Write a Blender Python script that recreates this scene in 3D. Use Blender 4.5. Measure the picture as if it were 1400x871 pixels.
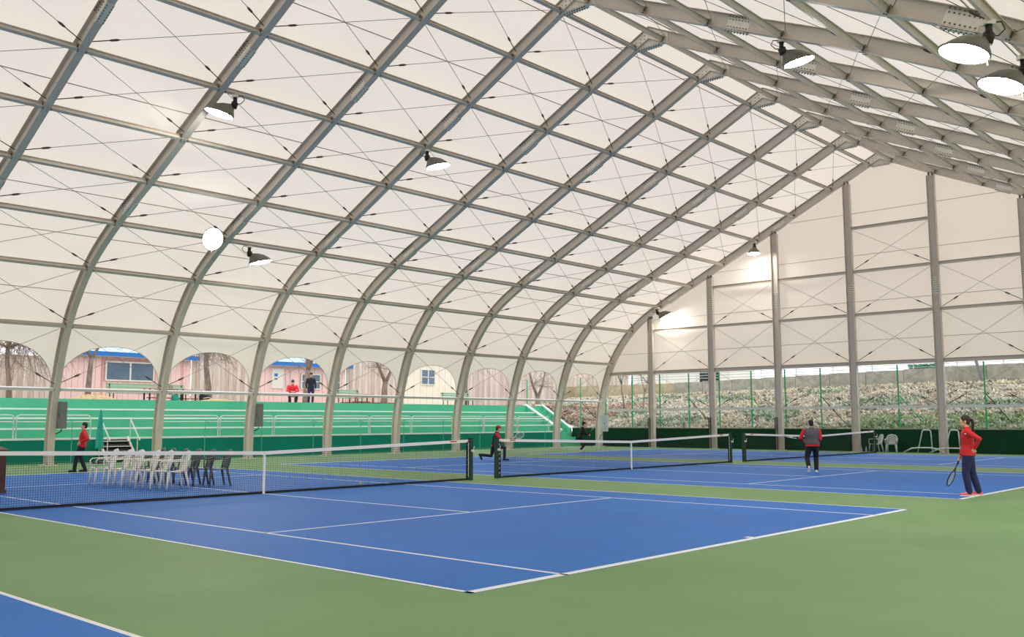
import bpy, math, random
from mathutils import Vector, Matrix
random.seed(7)
S = bpy.context.scene
for o in list(bpy.data.objects): bpy.data.objects.remove(o)
COL = S.collection
V = Vector
PI = math.pi

# ------------------------------------------------------------------ camera, sky, exposure
cam_d = bpy.data.cameras.new('camera')
cam = bpy.data.objects.new('camera', cam_d); COL.objects.link(cam)
cam_d.sensor_fit = 'HORIZONTAL'; cam_d.sensor_width = 36.0
cam_d.lens = 1291.6 / 1400 * 36.0
cam_d.clip_end = 500
yaw, pit, rol = 0.741, 0.108, -0.002
fw = V((math.cos(pit)*math.cos(yaw), math.cos(pit)*math.sin(yaw), math.sin(pit)))
rt = V((math.sin(yaw), -math.cos(yaw), 0)); up = rt.cross(fw)
r2 = rt*math.cos(rol) + up*math.sin(rol); u2 = -rt*math.sin(rol) + up*math.cos(rol)
cam.matrix_world = Matrix(((r2.x, u2.x, -fw.x, -11.784), (r2.y, u2.y, -fw.y, -18.165), (r2.z, u2.z, -fw.z, 1.575), (0, 0, 0, 1)))
S.camera = cam

world = bpy.data.worlds.new('overcast'); S.world = world
world.use_nodes = True
wn = world.node_tree; wn.nodes.clear()
wo = wn.nodes.new('ShaderNodeOutputWorld'); wb = wn.nodes.new('ShaderNodeBackground')
wb.inputs['Color'].default_value = (0.95, 0.965, 1.0, 1); wb.inputs['Strength'].default_value = 1.35
wn.links.new(wb.outputs[0], wo.inputs[0])

S.view_settings.view_transform = 'Standard'; S.view_settings.look = 'None'
S.view_settings.gamma = 1.0; S.view_settings.use_curve_mapping = False
S.view_settings.exposure = 0.5

# ------------------------------------------------------------------ materials
def lin(c):
    return tuple(((x/255)/12.92 if x/255 <= 0.04045 else ((x/255+0.055)/1.055)**2.4) for x in c) + (1,)
def scuffs(m):
    nt = m.node_tree; b = nt.nodes['Principled BSDF']; src = b.inputs['Base Color'].links[0].from_socket
    tc = nt.nodes.new('ShaderNodeTexCoord'); n = nt.nodes.new('ShaderNodeTexNoise'); n.inputs['Scale'].default_value = 5.5; n.inputs['Detail'].default_value = 8; n.inputs['Roughness'].default_value = 0.8
    mp = nt.nodes.new('ShaderNodeMapping'); mp.inputs['Scale'].default_value = (1.0, 0.35, 1); mp.inputs['Rotation'].default_value = (0, 0, 0.6)
    r = nt.nodes.new('ShaderNodeValToRGB'); r.color_ramp.elements[0].position = 0.64; r.color_ramp.elements[1].position = 0.78
    r.color_ramp.elements[0].color = (0, 0, 0, 1); r.color_ramp.elements[1].color = (0.4, 0.4, 0.4, 1)
    x = nt.nodes.new('ShaderNodeMix'); x.data_type = 'RGBA'; x.inputs['B'].default_value = (0.6, 0.66, 0.7, 1)
    nt.links.new(tc.outputs['Object'], mp.inputs[0]); nt.links.new(mp.outputs[0], n.inputs['Vector']); nt.links.new(n.outputs['Fac'], r.inputs[0])
    nt.links.new(r.outputs[0], x.inputs['Factor']); nt.links.new(src, x.inputs['A']); nt.links.new(x.outputs['Result'], b.inputs['Base Color'])
MATS = {}
def mat(name, rgb, rough=0.6, var=0.0, scale=3.0, rgb2=None, bump=0.0, metal=0.0, spec=0.5, stretch=None):
    if name in MATS: return MATS[name]
    m = bpy.data.materials.new(name); m.use_nodes = True
    nt = m.node_tree; b = nt.nodes['Principled BSDF']
    b.inputs['Roughness'].default_value = rough; b.inputs['Metallic'].default_value = metal
    b.inputs['Specular IOR Level'].default_value = spec
    c = lin(rgb); c2 = lin(rgb2) if rgb2 else tuple(min(1, x*(1-var)) for x in c[:3])+(1,)
    b.inputs['Base Color'].default_value = c
    if var or rgb2 or bump:
        tc = nt.nodes.new('ShaderNodeTexCoord'); mp = nt.nodes.new('ShaderNodeMapping')
        if stretch: mp.inputs['Scale'].default_value = stretch
        n = nt.nodes.new('ShaderNodeTexNoise'); n.inputs['Scale'].default_value = scale; n.inputs['Detail'].default_value = 6; n.inputs['Roughness'].default_value = 0.65
        nt.links.new(tc.outputs['Object'], mp.inputs[0]); nt.links.new(mp.outputs[0], n.inputs['Vector'])
        if var or rgb2:
            r = nt.nodes.new('ShaderNodeValToRGB'); r.color_ramp.elements[0].position = 0.35; r.color_ramp.elements[1].position = 0.65
            r.color_ramp.elements[0].color = c2; r.color_ramp.elements[1].color = c
            nt.links.new(n.outputs['Fac'], r.inputs[0]); nt.links.new(r.outputs[0], b.inputs['Base Color'])
        if bump:
            bp = nt.nodes.new('ShaderNodeBump'); bp.inputs['Strength'].default_value = bump; bp.inputs['Distance'].default_value = 0.02
            nt.links.new(n.outputs['Fac'], bp.inputs['Height']); nt.links.new(bp.outputs[0], b.inputs['Normal'])
    MATS[name] = m; return m
def emis(name, rgb, strength):
    m = bpy.data.materials.new(name); m.use_nodes = True
    b = m.node_tree.nodes['Principled BSDF']; b.inputs['Base Color'].default_value = lin(rgb)
    b.inputs['Emission Color'].default_value = lin(rgb); b.inputs['Emission Strength'].default_value = strength
    return m
def fabric_membrane():
    m = bpy.data.materials.new('membrane fabric'); m.use_nodes = True
    nt = m.node_tree; nt.nodes.clear()
    out = nt.nodes.new('ShaderNodeOutputMaterial'); mix = nt.nodes.new('ShaderNodeMixShader')
    d = nt.nodes.new('ShaderNodeBsdfDiffuse'); t = nt.nodes.new('ShaderNodeBsdfTranslucent')
    tc = nt.nodes.new('ShaderNodeTexCoord'); n = nt.nodes.new('ShaderNodeTexNoise'); n.inputs['Scale'].default_value = 0.25; n.inputs['Detail'].default_value = 5
    nt.links.new(tc.outputs['Object'], n.inputs['Vector'])
    r = nt.nodes.new('ShaderNodeValToRGB'); r.color_ramp.elements[0].position = 0.3; r.color_ramp.elements[1].position = 0.7
    r.color_ramp.elements[0].color = (0.885, 0.775, 0.665, 1); r.color_ramp.elements[1].color = (0.92, 0.805, 0.70, 1)
    nt.links.new(n.outputs['Fac'], r.inputs[0]); nt.links.new(r.outputs[0], t.inputs['Color'])
    d.inputs['Color'].default_value = (0.84, 0.78, 0.70, 1)
    mix.inputs[0].default_value = 0.43
    nt.links.new(d.outputs[0], mix.inputs[1]); nt.links.new(t.outputs[0], mix.inputs[2]); nt.links.new(mix.outputs[0], out.inputs[0])
    return m
M_memb = fabric_membrane()
M_steel = mat('grey painted steel', (207, 197, 186), 0.42, 0.08, 1.2, spec=0.5)
M_steel2 = mat('galvanised plate', (230, 224, 214), 0.45, 0.08, 6)
M_bolt = mat('dark bolts', (92, 84, 74), 0.5)
M_cable = mat('steel cable', (140, 132, 120), 0.5)
M_tb = mat('rusty turnbuckle', (84, 72, 60), 0.6, 0.3, 30)
M_seam = mat('membrane seam', (186, 176, 160), 0.8)
M_white = mat('white paint', (236, 236, 232), 0.5)
M_rail = mat('white tube rail', (214, 214, 212), 0.4)
M_green = mat('court green acrylic', (120, 154, 104), 0.6, rgb2=(110, 146, 94), scale=0.35, spec=0.22)
M_blue = mat('court blue acrylic', (26, 110, 198), 0.58, rgb2=(22, 101, 189), scale=0.3, spec=0.25)
scuffs(M_green); scuffs(M_blue)
M_line = mat('white court line paint', (238, 240, 240), 0.55, 0.06, 8)
M_tier = mat('green terrace paint', (94, 190, 152), 0.6, rgb2=(84, 180, 142), scale=0.7, spec=0.3)
M_front = mat('dark green wall paint', (0, 136, 116), 0.7, rgb2=(0, 126, 106), scale=0.8, spec=0.2)
M_gwall = mat('deep green wall paint', (4, 64, 40), 0.7, rgb2=(3, 54, 33), scale=0.8, spec=0.2)
M_edge = mat('pale nosing paint', (236, 246, 240), 0.6, 0.06, 4)
M_netblk = mat('black net cord', (22, 26, 30), 0.8)
M_band = mat('white net tape', (248, 242, 236), 0.7)
M_post = mat('dark green post paint', (14, 52, 38), 0.4)
M_dark = mat('black plastic', (26, 26, 28), 0.5)
M_red = mat('red label', (196, 40, 36), 0.6)
M_chairw = mat('white plastic', (246, 244, 236), 0.4)
M_chairg = mat('grey plastic', (92, 94, 98), 0.4)
M_chairl = mat('light grey plastic', (182, 186, 188), 0.4)
M_brown = mat('dark brown wood', (92, 44, 30), 0.5, 0.25, 5)
M_boxg = mat('grey cabinet paint', (118, 122, 122), 0.5, 0.08, 4)
M_boxl = mat('pale cabinet paint', (176, 186, 192), 0.5, 0.06, 4)
M_teal = mat('teal canvas', (36, 168, 150), 0.8, 0.12, 4)
M_gpost = mat('bright green paint', (24, 168, 104), 0.5)
M_gwire = mat('green wire', (96, 180, 150), 0.6)
M_conc = mat('weathered concrete', (176, 172, 162), 0.9, rgb2=(140, 136, 128), scale=2.0, bump=0.3)
M_soil = mat('dry leafy soil', (190, 182, 166), 0.95, rgb2=(146, 140, 124), scale=1.6, bump=0.6)
M_gravel = mat('pale dirt', (196, 180, 152), 0.95, rgb2=(168, 150, 122), scale=2.5, bump=0.4)
M_pink = mat('pink board paint', (250, 218, 216), 0.7, rgb2=(244, 208, 206), scale=1.5)
M_pinkt = mat('pink trim paint', (236, 172, 164), 0.7)
M_cream = mat('cream wall paint', (252, 244, 228), 0.7, 0.04, 2)
M_bluef = mat('blue fascia paint', (30, 122, 206), 0.5)
M_broof = mat('pale blue roof sheet', (196, 226, 236), 0.5, 0.1, 2)
M_glass = mat('window glass', (88, 112, 136), 0.12, rgb2=(110, 132, 152), scale=0.8, spec=0.6)
M_plank = [mat('grey wood plank a', (226, 212, 202), 0.9, rgb2=(200, 184, 174), scale=3, stretch=(4, 4, 0.4)),
           mat('grey wood plank b', (216, 200, 188), 0.9, rgb2=(188, 170, 158), scale=3, stretch=(4, 4, 0.4)),
           mat('grey wood plank c', (234, 224, 216), 0.9, rgb2=(208, 196, 188), scale=3, stretch=(4, 4, 0.4))]
M_bark = mat('grey bark', (158, 142, 132), 0.95, rgb2=(112, 98, 92), scale=5, bump=0.6, stretch=(2, 2, 0.6))
M_twig = mat('twig bark', (138, 120, 110), 0.95)
M_bench = mat('pale green bench paint', (150, 190, 160), 0.6, 0.1, 4)
M_rust = mat('rust red steel', (150, 74, 56), 0.7, 0.2, 6)
M_ball = mat('tennis ball felt', (206, 226, 60), 0.9)
M_skin = mat('skin', (224, 178, 150), 0.55)
M_hairb = mat('dark brown hair', (46, 28, 24), 0.55, 0.3, 40, stretch=(1, 1, 0.2))
M_hairk = mat('black hair', (24, 22, 22), 0.55)
M_jred = mat('red sports fabric', (214, 34, 38), 0.7, 0.1, 8)
M_jred2 = mat('bright red padded fabric', (232, 40, 62), 0.7, 0.1, 8)
M_navy = mat('navy sports fabric', (30, 36, 84), 0.75, 0.15, 8)
M_dnavy = mat('dark navy fabric', (24, 28, 46), 0.8, 0.15, 8)
M_black = mat('black fabric', (22, 22, 26), 0.8, 0.2, 8)
M_vest = mat('charcoal vest fabric', (92, 92, 96), 0.8, 0.12, 12)
M_pinks = mat('coral pink shoe', (246, 104, 108), 0.6)
M_sole = mat('white sole', (240, 236, 232), 0.6)
M_string = mat('racket string', (210, 210, 200), 0.6)
M_purp = mat('purple flash print', (150, 40, 110), 0.7)
M_bag = mat('crimson bag cloth', (196, 30, 80), 0.8)
M_alu = mat('bright aluminium', (206, 210, 212), 0.3, metal=0.5)

# ------------------------------------------------------------------ mesh helpers
class MB:
    def __init__(s): s.v = []; s.f = []
    def add(s, vs, fs):
        b = len(s.v); s.v += [tuple(x) for x in vs]; s.f += [tuple(i+b for i in f) for f in fs]; return s
    def hexa(s, p):     # 8 points: bottom 4 ccw, top 4
        return s.add(p, [(0, 3, 2, 1), (4, 5, 6, 7), (0, 1, 5, 4), (1, 2, 6, 5), (2, 3, 7, 6), (3, 0, 4, 7)])
    def box(s, x0, x1, y0, y1, z0, z1):
        return s.hexa([(x0, y0, z0), (x1, y0, z0), (x1, y1, z0), (x0, y1, z0), (x0, y0, z1), (x1, y0, z1), (x1, y1, z1), (x0, y1, z1)])
    def bar(s, p, q, w, h, upv=(0, 0, 1)):
        p, q = V(p), V(q); d = (q-p).normalized(); u = V(upv)
        a = d.cross(u)
        if a.length < 1e-4: a = d.cross(V((1, 0, 0)))
        a.normalize(); b = a.cross(d).normalized(); a *= w/2; b *= h/2
        return s.hexa([p-a-b, p+a-b, q+a-b, q-a-b, p-a+b, p+a+b, q+a+b, q-a+b])
    def ring(s, c, a, b, n):
        i0 = len(s.v)
        for i in range(n):
            t = 2*PI*i/n; s.v.append(tuple(V(c)+a*math.cos(t)+b*math.sin(t)))
        return i0
    def tube(s, pts, r, n=6, caps=True, closed=False, lat=None):
        """tube along points; r number or list; elliptic rings when r items are tuples (a along lat, b)"""
        pts = [V(p) for p in pts]; k = len(pts); starts = []
        rs = r if isinstance(r, (list, tuple)) else [r]*k
        prev = None
        for i, p in enumerate(pts):
            if closed: d = pts[(i+1) % k]-pts[i-1]
            else: d = pts[min(i+1, k-1)]-pts[max(i-1, 0)]
            d.normalize()
            ref = V(lat) if lat is not None else (prev if prev is not None else (V((0, 0, 1)) if abs(d.z) < 0.9 else V((1, 0, 0))))
            a = ref-d*ref.dot(d)
            if a.length < 1e-5: a = d.orthogonal()
            a.normalize(); b = d.cross(a); prev = a
            ra, rb = rs[i] if isinstance(rs[i], (list, tuple)) else (rs[i], rs[i])
            starts.append(s.ring(p, a*ra, b*rb, n))
        m = k if closed else k-1
        for i in range(m):
            A, B = starts[i], starts[(i+1) % k]
            for j in range(n):
                s.f.append((A+j, A+(j+1) % n, B+(j+1) % n, B+j))
        if caps and not closed:
            s.f.append(tuple(starts[0]+j for j in reversed(range(n)))); s.f.append(tuple(starts[-1]+j for j in range(n)))
        return s
    def wire(s, p, q, r):     # cheap 3-sided prism
        return s.tube([p, q], r, 3, caps=False)
    def ball(s, c, rx, ry=None, rz=None, nu=12, nv=8, R=None):
        ry = ry or rx; rz = rz or rx; c = V(c); b = len(s.v)
        def put(x, y, z):
            w = V((x*rx, y*ry, z*rz)); w = R @ w if R else w; s.v.append(tuple(c+w))
        put(0, 0, -1)
        for i in range(1, nv):
            t = -PI/2+PI*i/nv
            for j in range(nu):
                a = 2*PI*j/nu; put(math.cos(t)*math.cos(a), math.cos(t)*math.sin(a), math.sin(t))
        put(0, 0, 1); top = len(s.v)-1
        for j in range(nu):
            s.f.append((b, b+1+(j+1) % nu, b+1+j))
            s.f.append((top, top-nu+j, top-nu+(j+1) % nu))
        for i in range(nv-2):
            for j in range(nu):
                A = b+1+i*nu; B = A+nu
                s.f.append((A+j, A+(j+1) % nu, B+(j+1) % nu, B+j))
        return s
    def lathe(s, prof, n=16, cap=True):
        st = []
        for r, z in prof: st.append(s.ring((0, 0, z), V((r, 0, 0)), V((0, r, 0)), n))
        for A, B in zip(st, st[1:]):
            for j in range(n): s.f.append((A+j, A+(j+1) % n, B+(j+1) % n, B+j))
        if cap:
            s.f.append(tuple(st[0]+j for j in reversed(range(n)))); s.f.append(tuple(st[-1]+j for j in range(n)))
        return s
    def prism(s, poly, axis, a, b):
        """poly: 2D points; axis 'x' -> (y,z), 'y' -> (x,z), 'z' -> (x,y); extruded a..b"""
        def P(u, w, t): return {'x': (t, u, w), 'y': (u, t, w), 'z': (u, w, t)}[axis]
        n = len(poly); b0 = len(s.v)
        s.v += [P(u, w, a) for u, w in poly]+[P(u, w, b) for u, w in poly]
        s.f.append(tuple(b0+i for i in reversed(range(n)))); s.f.append(tuple(b0+n+i for i in range(n)))
        for i in range(n): s.f.append((b0+i, b0+(i+1) % n, b0+n+(i+1) % n, b0+n+i))
        return s
    def xf(s, M):
        s.v = [tuple(M @ V(p)) for p in s.v]; return s
    def mesh(s, name, m, smooth=False):
        me = bpy.data.meshes.new(name); me.from_pydata(s.v, [], s.f)
        if m: me.materials.append(m)
        if smooth:
            me.polygons.foreach_set('use_smooth', [True]*len(me.polygons))
        me.update(); return me
    def build(s, name, m, parent=None, loc=(0, 0, 0), rot=(0, 0, 0), smooth=False):
        return put(name, s.mesh(name, m, smooth), parent, loc, rot)
def put(name, me, parent=None, loc=(0, 0, 0), rot=(0, 0, 0)):
    o = bpy.data.objects.new(name, me); COL.objects.link(o); o.parent = parent; o.location = loc; o.rotation_euler = rot
    return o
def tag(o, label=None, cat=None, group=None, kind=None):
    if label: o['label'] = label
    if cat: o['category'] = cat
    if group: o['group'] = group
    if kind: o['kind'] = kind
    return o
def thing(name, label, cat, loc=(0, 0, 0), rz=0, group=None):
    return tag(put(name, None, None, loc, (0, 0, rz)), label, cat, group)
def struct(o, label=None): o['kind'] = 'structure'; (label and o.__setitem__('label', label)); return o
def stuff(o): o['kind'] = 'stuff'; return o
def copy_tree(o, parent=None):
    c = o.copy(); COL.objects.link(c); c.parent = parent
    for ch in o.children: copy_tree(ch, c)
    return c
ORD = ['first', 'second', 'third', 'fourth', 'fifth', 'sixth', 'seventh', 'eighth', 'ninth', 'tenth', 'eleventh', 'twelfth', 'thirteenth', 'fourteenth', 'fifteenth', 'sixteenth', 'seventeenth', 'eighteenth']

# ------------------------------------------------------------------ hall geometry
D, X0 = 4.114, 2.417
def XR(k): return X0+D*k
KS, KE = -2, 8
XG = XR(8)
YA = -0.40
NODE = [(17.2, 2.73), (16.42, 4.97), (14.92, 6.86), (12.88, 8.18), (10.72, 9.22), (8.59, 10.24), (6.46, 11.31), (4.29, 12.39), (2.18, 13.5), (0.13, 14.48)]
APEX = (YA, 14.74)
DEPTH = 0.40
def catmull(P, n):
    out = []
    for i in range(len(P)-1):
        p0 = P[max(i-1, 0)]; p1 = P[i]; p2 = P[i+1]; p3 = P[min(i+2, len(P)-1)]
        for j in range(n):
            t = j/n
            out.append(tuple(0.5*((2*p1[c])+(-p0[c]+p2[c])*t+(2*p0[c]-5*p1[c]+4*p2[c]-p3[c])*t*t+(-p0[c]+3*p1[c]-3*p2[c]+p3[c])*t**3) for c in (0, 1)))
    out.append(tuple(P[-1])); return out
_ctrl = [(17.45, 0.0), (17.42, 1.3), NODE[0], NODE[1], NODE[2], NODE[3], NODE[4]]
PROF = catmull(_ctrl, 6)
for i in range(1, 13):
    t = i/12; PROF.append((NODE[4][0]*(1-t)+APEX[0]*t, NODE[4][1]*(1-t)+APEX[1]*t))
def normals(P):
    N = []
    for i in range(len(P)):
        a = P[max(i-1, 0)]; b = P[min(i+1, len(P)-1)]
        t = V((b[0]-a[0], b[1]-a[1])).normalized(); N.append((t.y, -t.x))
    N[0] = (1, 0)
    return N
NRM = normals(PROF)
def off(i, o):
    y, z = PROF[i]; ny, nz = NRM[i]
    if i == len(PROF)-1:        # mitre at the ridge
        return (YA, z+o/nz)
    return (y+ny*o, z+nz*o)
def lift(d):      # the right slope is a little flatter than the left one
    return 0.0 if d < 2 else (0.33*(d-2)/7 if d < 9 else (0.33 if d < 11.5 else max(0, 0.33*(17.6-d)/6.1)))
def mir(p): return (2*YA-p[0], p[1]+lift(p[0]-YA))
def at_node(j, o=0.0):
    """node j of the left slope moved out by o, with outward normal"""
    best = min(range(len(PROF)), key=lambda i: (PROF[i][0]-NODE[j][0])**2+(PROF[i][1]-NODE[j][1])**2)
    n = NRM[best]; return (NODE[j][0]+n[0]*o, NODE[j][1]+n[1]*o), n

def sweep(mb, x0, x1, o0, o1, side, i0=0, i1=None):
    i1 = len(PROF)-1 if i1 is None else i1
    st = []
    for i in range(i0, i1+1):
        a, b = off(i, o0), off(i, o1)
        if side < 0: a, b = mir(a), mir(b)
        st.append(len(mb.v)); mb.v += [(x0, *a), (x1, *a), (x1, *b), (x0, *b)]
    for A, B in zip(st, st[1:]):
        for j in range(4): mb.f.append((A+j, A+(j+1) % 4, B+(j+1) % 4, B+j))
    mb.f.append((st[0], st[0]+3, st[0]+2, st[0]+1)); mb.f.append((st[-1], st[-1]+1, st[-1]+2, st[-1]+3))

# ------------------------------------------------------------------ setting: floor with courts
NETX = [-13.83, 0.0, 13.83, 27.65]
floor = struct(MB().box(-24, XG+0.65, -40, 23.0, -0.2, 0).build('floor', M_green), 'olive green acrylic hall floor around the blue courts')
for cx in NETX:
    MB().box(cx-5.485, cx+5.485, -11.885, 11.885, 0.0, 0.003).build('court_surface', M_blue, floor)
    def line(x0, x1, y0, y1): MB().box(cx+x0, cx+x1, y0, y1, 0.003, 0.005).build('court_line', M_line, floor)
    for s in (-1, 1):
        line(*sorted((s*5.485, s*5.435)), -11.885, 11.885)
        line(*sorted((s*4.115, s*4.065)), -11.885, 11.885)
        line(-5.485, 5.485, *sorted((s*11.885, s*11.785)))
        line(-4.115, 4.115, *sorted((s*6.425, s*6.375)))
        line(-0.05, 0.05, *sorted((s*11.785, s*11.68)))
    line(-0.025, 0.025, -6.4, 6.4)

# ------------------------------------------------------------------ membrane roof
def smooth_membrane():
    roof = struct(put('ceiling', None), 'cream translucent membrane over the whole hall')
    i_low = 9                                     # profile index where the arch zone ends
    def panel(x0, x1, side, hem):
        mb = MB(); NU = 20; NV = 10; pr = []
        xm = (x0+x1)/2; a = (x1-x0)/2-0.06; o = DEPTH+0.012
        full = [off(i, o) for i in range(len(PROF))]
        zs = [p[1] for p in full]
        def curve_at(z):
            for i in range(len(full)-1):
                if full[i][1] <= z <= full[i+1][1]:
                    t = (z-full[i][1])/max(1e-6, full[i+1][1]-full[i][1]); return (full[i][0]*(1-t)+full[i+1][0]*t, z)
            return full[-1]
        itop = next(i for i in range(len(zs)) if zs[i] > 5.0)
        cols = []; edge = []
        for u in range(NU+1):
            c = -math.cos(PI*u/NU); x = xm+c*(x1-x0)/2
            q = min(1, abs(x-xm)/a); z0 = 2.75+1.65*math.sqrt(max(0, 1-q**2.2))
            col = []
            for v in range(NV+1):
                z = z0+(zs[itop]-z0)*v/NV; col.append(curve_at(z))
            col += full[itop+1:]
            edge.append((x, *(col[0] if side > 0 else mir(col[0]))))
            st = len(mb.v); mb.v += [(x, *(p if side > 0 else mir(p))) for p in col]; cols.append((st, len(col)))
        for (A, n), (B, _) in zip(cols, cols[1:]):
            for i in range(n-1): mb.f.append((A+i, A+i+1, B+i+1, B+i))
        p = mb.build('membrane_panel', M_memb, roof, smooth=True)
        if hem:
            MB().tube(edge, 0.012, 5).build('hem', M_seam, p, smooth=True)
        return p
    for k in range(-6, 8):
        for side in (1, -1): panel(XR(k), XR(k+1), side, True)
    # welded seams running along the hall
    sl = [2.7, 5.2, 7.8, 10.4, 13.0, 15.6]
    for side in (1, -1):
        for j, fr in ((1, 0.55), (2, 0.5), (3, 0.4), (5, 0.5), (7, 0.45), (8, 0.9)):
            a, n = at_node(j, DEPTH-0.01); b, n2 = at_node(j+1, DEPTH-0.01)
            i = min(range(len(PROF)), key=lambda i: (off(i, DEPTH)[0]-(a[0]*(1-fr)+b[0]*fr))**2+(off(i, DEPTH)[1]-(a[1]*(1-fr)+b[1]*fr))**2)
            p = off(i, DEPTH-0.005); p = p if side > 0 else mir(p)
            MB().box(XR(-3), XG, -0.012, 0.012, -0.012, 0.012).build('seam', M_seam, roof, (0, *p))
smooth_membrane()

# ------------------------------------------------------------------ steel arches
def make_rib():
    r = thing('arch_rib', 'x', 'arch', (0, 0, 0), 0, 'steel arches across the hall')
    for side in (1, -1):
        w = MB(); sweep(w, -0.012, 0.012, 0.016, DEPTH-0.016, side); w.build('web', M_steel, r)
        f = MB(); sweep(f, -0.11, 0.11, 0.0, 0.016, side); f.build('inner_flange', M_steel, r)
        g = MB(); sweep(g, -0.11, 0.11, DEPTH-0.016, DEPTH, side); g.build('outer_flange', M_steel, r)
        yb = PROF[0][0]+DEPTH/2; yb = yb if side > 0 else 2*YA-yb
        bp = MB().box(-0.22, 0.22, yb-0.34, yb+0.34, 0, 0.03).build('base_plate', M_steel2, r)
        b = MB()
        for sx in (-0.16, 0.16):
            for sy in (-0.28, 0.28): b.tube([(sx, yb+sy, 0.03), (sx, yb+sy, 0.09)], 0.022, 6)
        stuff(b.build('bolts', M_bolt, bp))
        for (j, t) in ((3, 0.40), (6, 0.60)):         # bolted splices
            (a, n), (c, _) = at_node(j), at_node(j+1)
            if side < 0: a, c = mir(a), mir(c)
            d = V((0, c[0]-a[0], c[1]-a[1])).normalized(); cen = V((0, *a))+(V((0, *c))-V((0, *a)))*t
            nn = V((0, -d.z, d.y)); nn = nn if nn.z > 0 else -nn
            M = Matrix(((1, d.x, nn.x, cen.x), (0, d.y, nn.y, cen.y), (0, d.z, nn.z, cen.z), (0, 0, 0, 1)))
            p = MB().box(-0.024, 0.024, -0.36, 0.36, 0.05, DEPTH-0.05).xf(M)
            q = MB().box(-0.11, 0.11, -0.36, 0.36, -0.014, 0.0).box(-0.11, -0.03, -0.36, 0.36, 0.016, 0.028).box(0.03, 0.11, -0.36, 0.36, 0.016, 0.028).xf(M)
            po = p.build('splice_plate', M_steel2, r); q.build('flange_splice_plate', M_steel2, r)
            b = MB()
            for i in range(7):
                yy = -0.30+0.1*i
                for o in (0.10, 0.30):
                    b.box(-0.04, 0.04, yy-0.014, yy+0.014, o-0.014, o+0.014)
                for sx in (-0.08, 0.08):
                    b.box(sx-0.012, sx+0.012, yy-0.012, yy+0.012, -0.038, 0.045)
                    b.box(sx-0.014, sx+0.014, yy-0.014, yy+0.014, DEPTH-0.05, DEPTH-0.01)
            stuff(b.xf(M).build('bolts', M_bolt, po))
    za = APEX[1]
    t = MB()
    for sx in (-0.03, 0.018):
        t.prism([(YA-0.75, za-0.36), (YA-0.45, za-0.30), (YA+0.45, za-0.30), (YA+0.75, za-0.36), (YA+0.75, za+0.04), (YA, za+0.40), (YA-0.75, za+0.04)], 'x', sx, sx+0.012)
    rp = t.build('ridge_plate', M_steel2, r)
    MB().box(-0.11, 0.11, YA-0.47, YA+0.47, za-0.315, za-0.30).build('ridge_flange_plate', M_steel2, r)
    b = MB()
    for s in (-1, 1):
        for i in range(3):
            for k in range(3):
                yy = YA+s*(0.2+0.17*i); zz = za+0.18-0.09*i-0.13*k
                b.box(-0.045, 0.045, yy-0.014, yy+0.014, zz-0.014, zz+0.014)
    for i in range(9):
        yy = YA-0.4+0.1*i
        for sx in (-0.08, 0.08): b.box(sx-0.014, sx+0.014, yy-0.014, yy+0.014, za-0.35, za-0.27)
    stuff(b.build('bolts', M_bolt, rp))
    return r
rib = make_rib()
for k in range(KS, KE+1):
    r = rib if k == KS else copy_tree(rib)
    r.location.x = XR(k)
    n = 8-k
    r['label'] = ('grey steel arch rib against the far end wall' if n == 0 else
                  'grey steel arch rib, %s in front of the far end wall' % ORD[n-1])

# purlins: one run per node row, a segment per bay
def ibeam(L, w, h, tf=0.012, tw=0.012):
    m = MB(); m.box(0, L, -w/2, w/2, 0, tf); m.box(0, L, -w/2, w/2, h-tf, h); m.box(0, L, -tw/2, tw/2, tf, h-tf); return m
seg_me = ibeam(D-0.03, 0.11, 0.16).mesh('purlin_segment', M_steel)
_c = MB()
_c.box(0, 0.10, -0.07, 0.07, 0.16, 0.172)
for sy in (-0.03, 0.03): _c.box(0.035, 0.065, sy-0.013, sy+0.013, -0.02, 0.19)
cleat_me = _c.mesh('end_cleat', M_bolt)
rail_me = MB().box(0, D-0.03, -0.05, 0.05, 0, 0.17).mesh('rail_segment', M_rail)
ROWN = ['', 'lowest', 'second lowest', 'third lowest', 'fourth lowest', 'middle', 'fourth highest', 'third highest', 'second highest', 'topmost']
for side in (1, -1):
    for j in range(10):
        (p, n) = at_node(j, 0.012)
        if side < 0: p = mir(p); n = (-n[0], n[1])
        ang = math.atan2(n[1], n[0])-PI/2
        sname = 'left' if side > 0 else 'right'
        lab = ('pale horizontal rail across the arched openings of the %s side' % sname if j == 0 else
               '%s grey steel purlin run of the %s roof slope' % (ROWN[j], sname))
        t = thing('purlin' if j else 'side_rail', lab, 'beam' if j else 'rail', (XR(KS), *p), 0, 'purlins along the roof' if j else None)
        for i in range(KE-KS):
            s = put('purlin_segment' if j else 'rail_segment', seg_me if j else rail_me, t, (0.015+D*i, 0, 0), (ang, 0, 0))
            put('end_cleat', cleat_me, s, (0.05, 0, 0)); put('end_cleat', cleat_me, s, (D-0.17, 0, 0))
# ridge purlin

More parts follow.
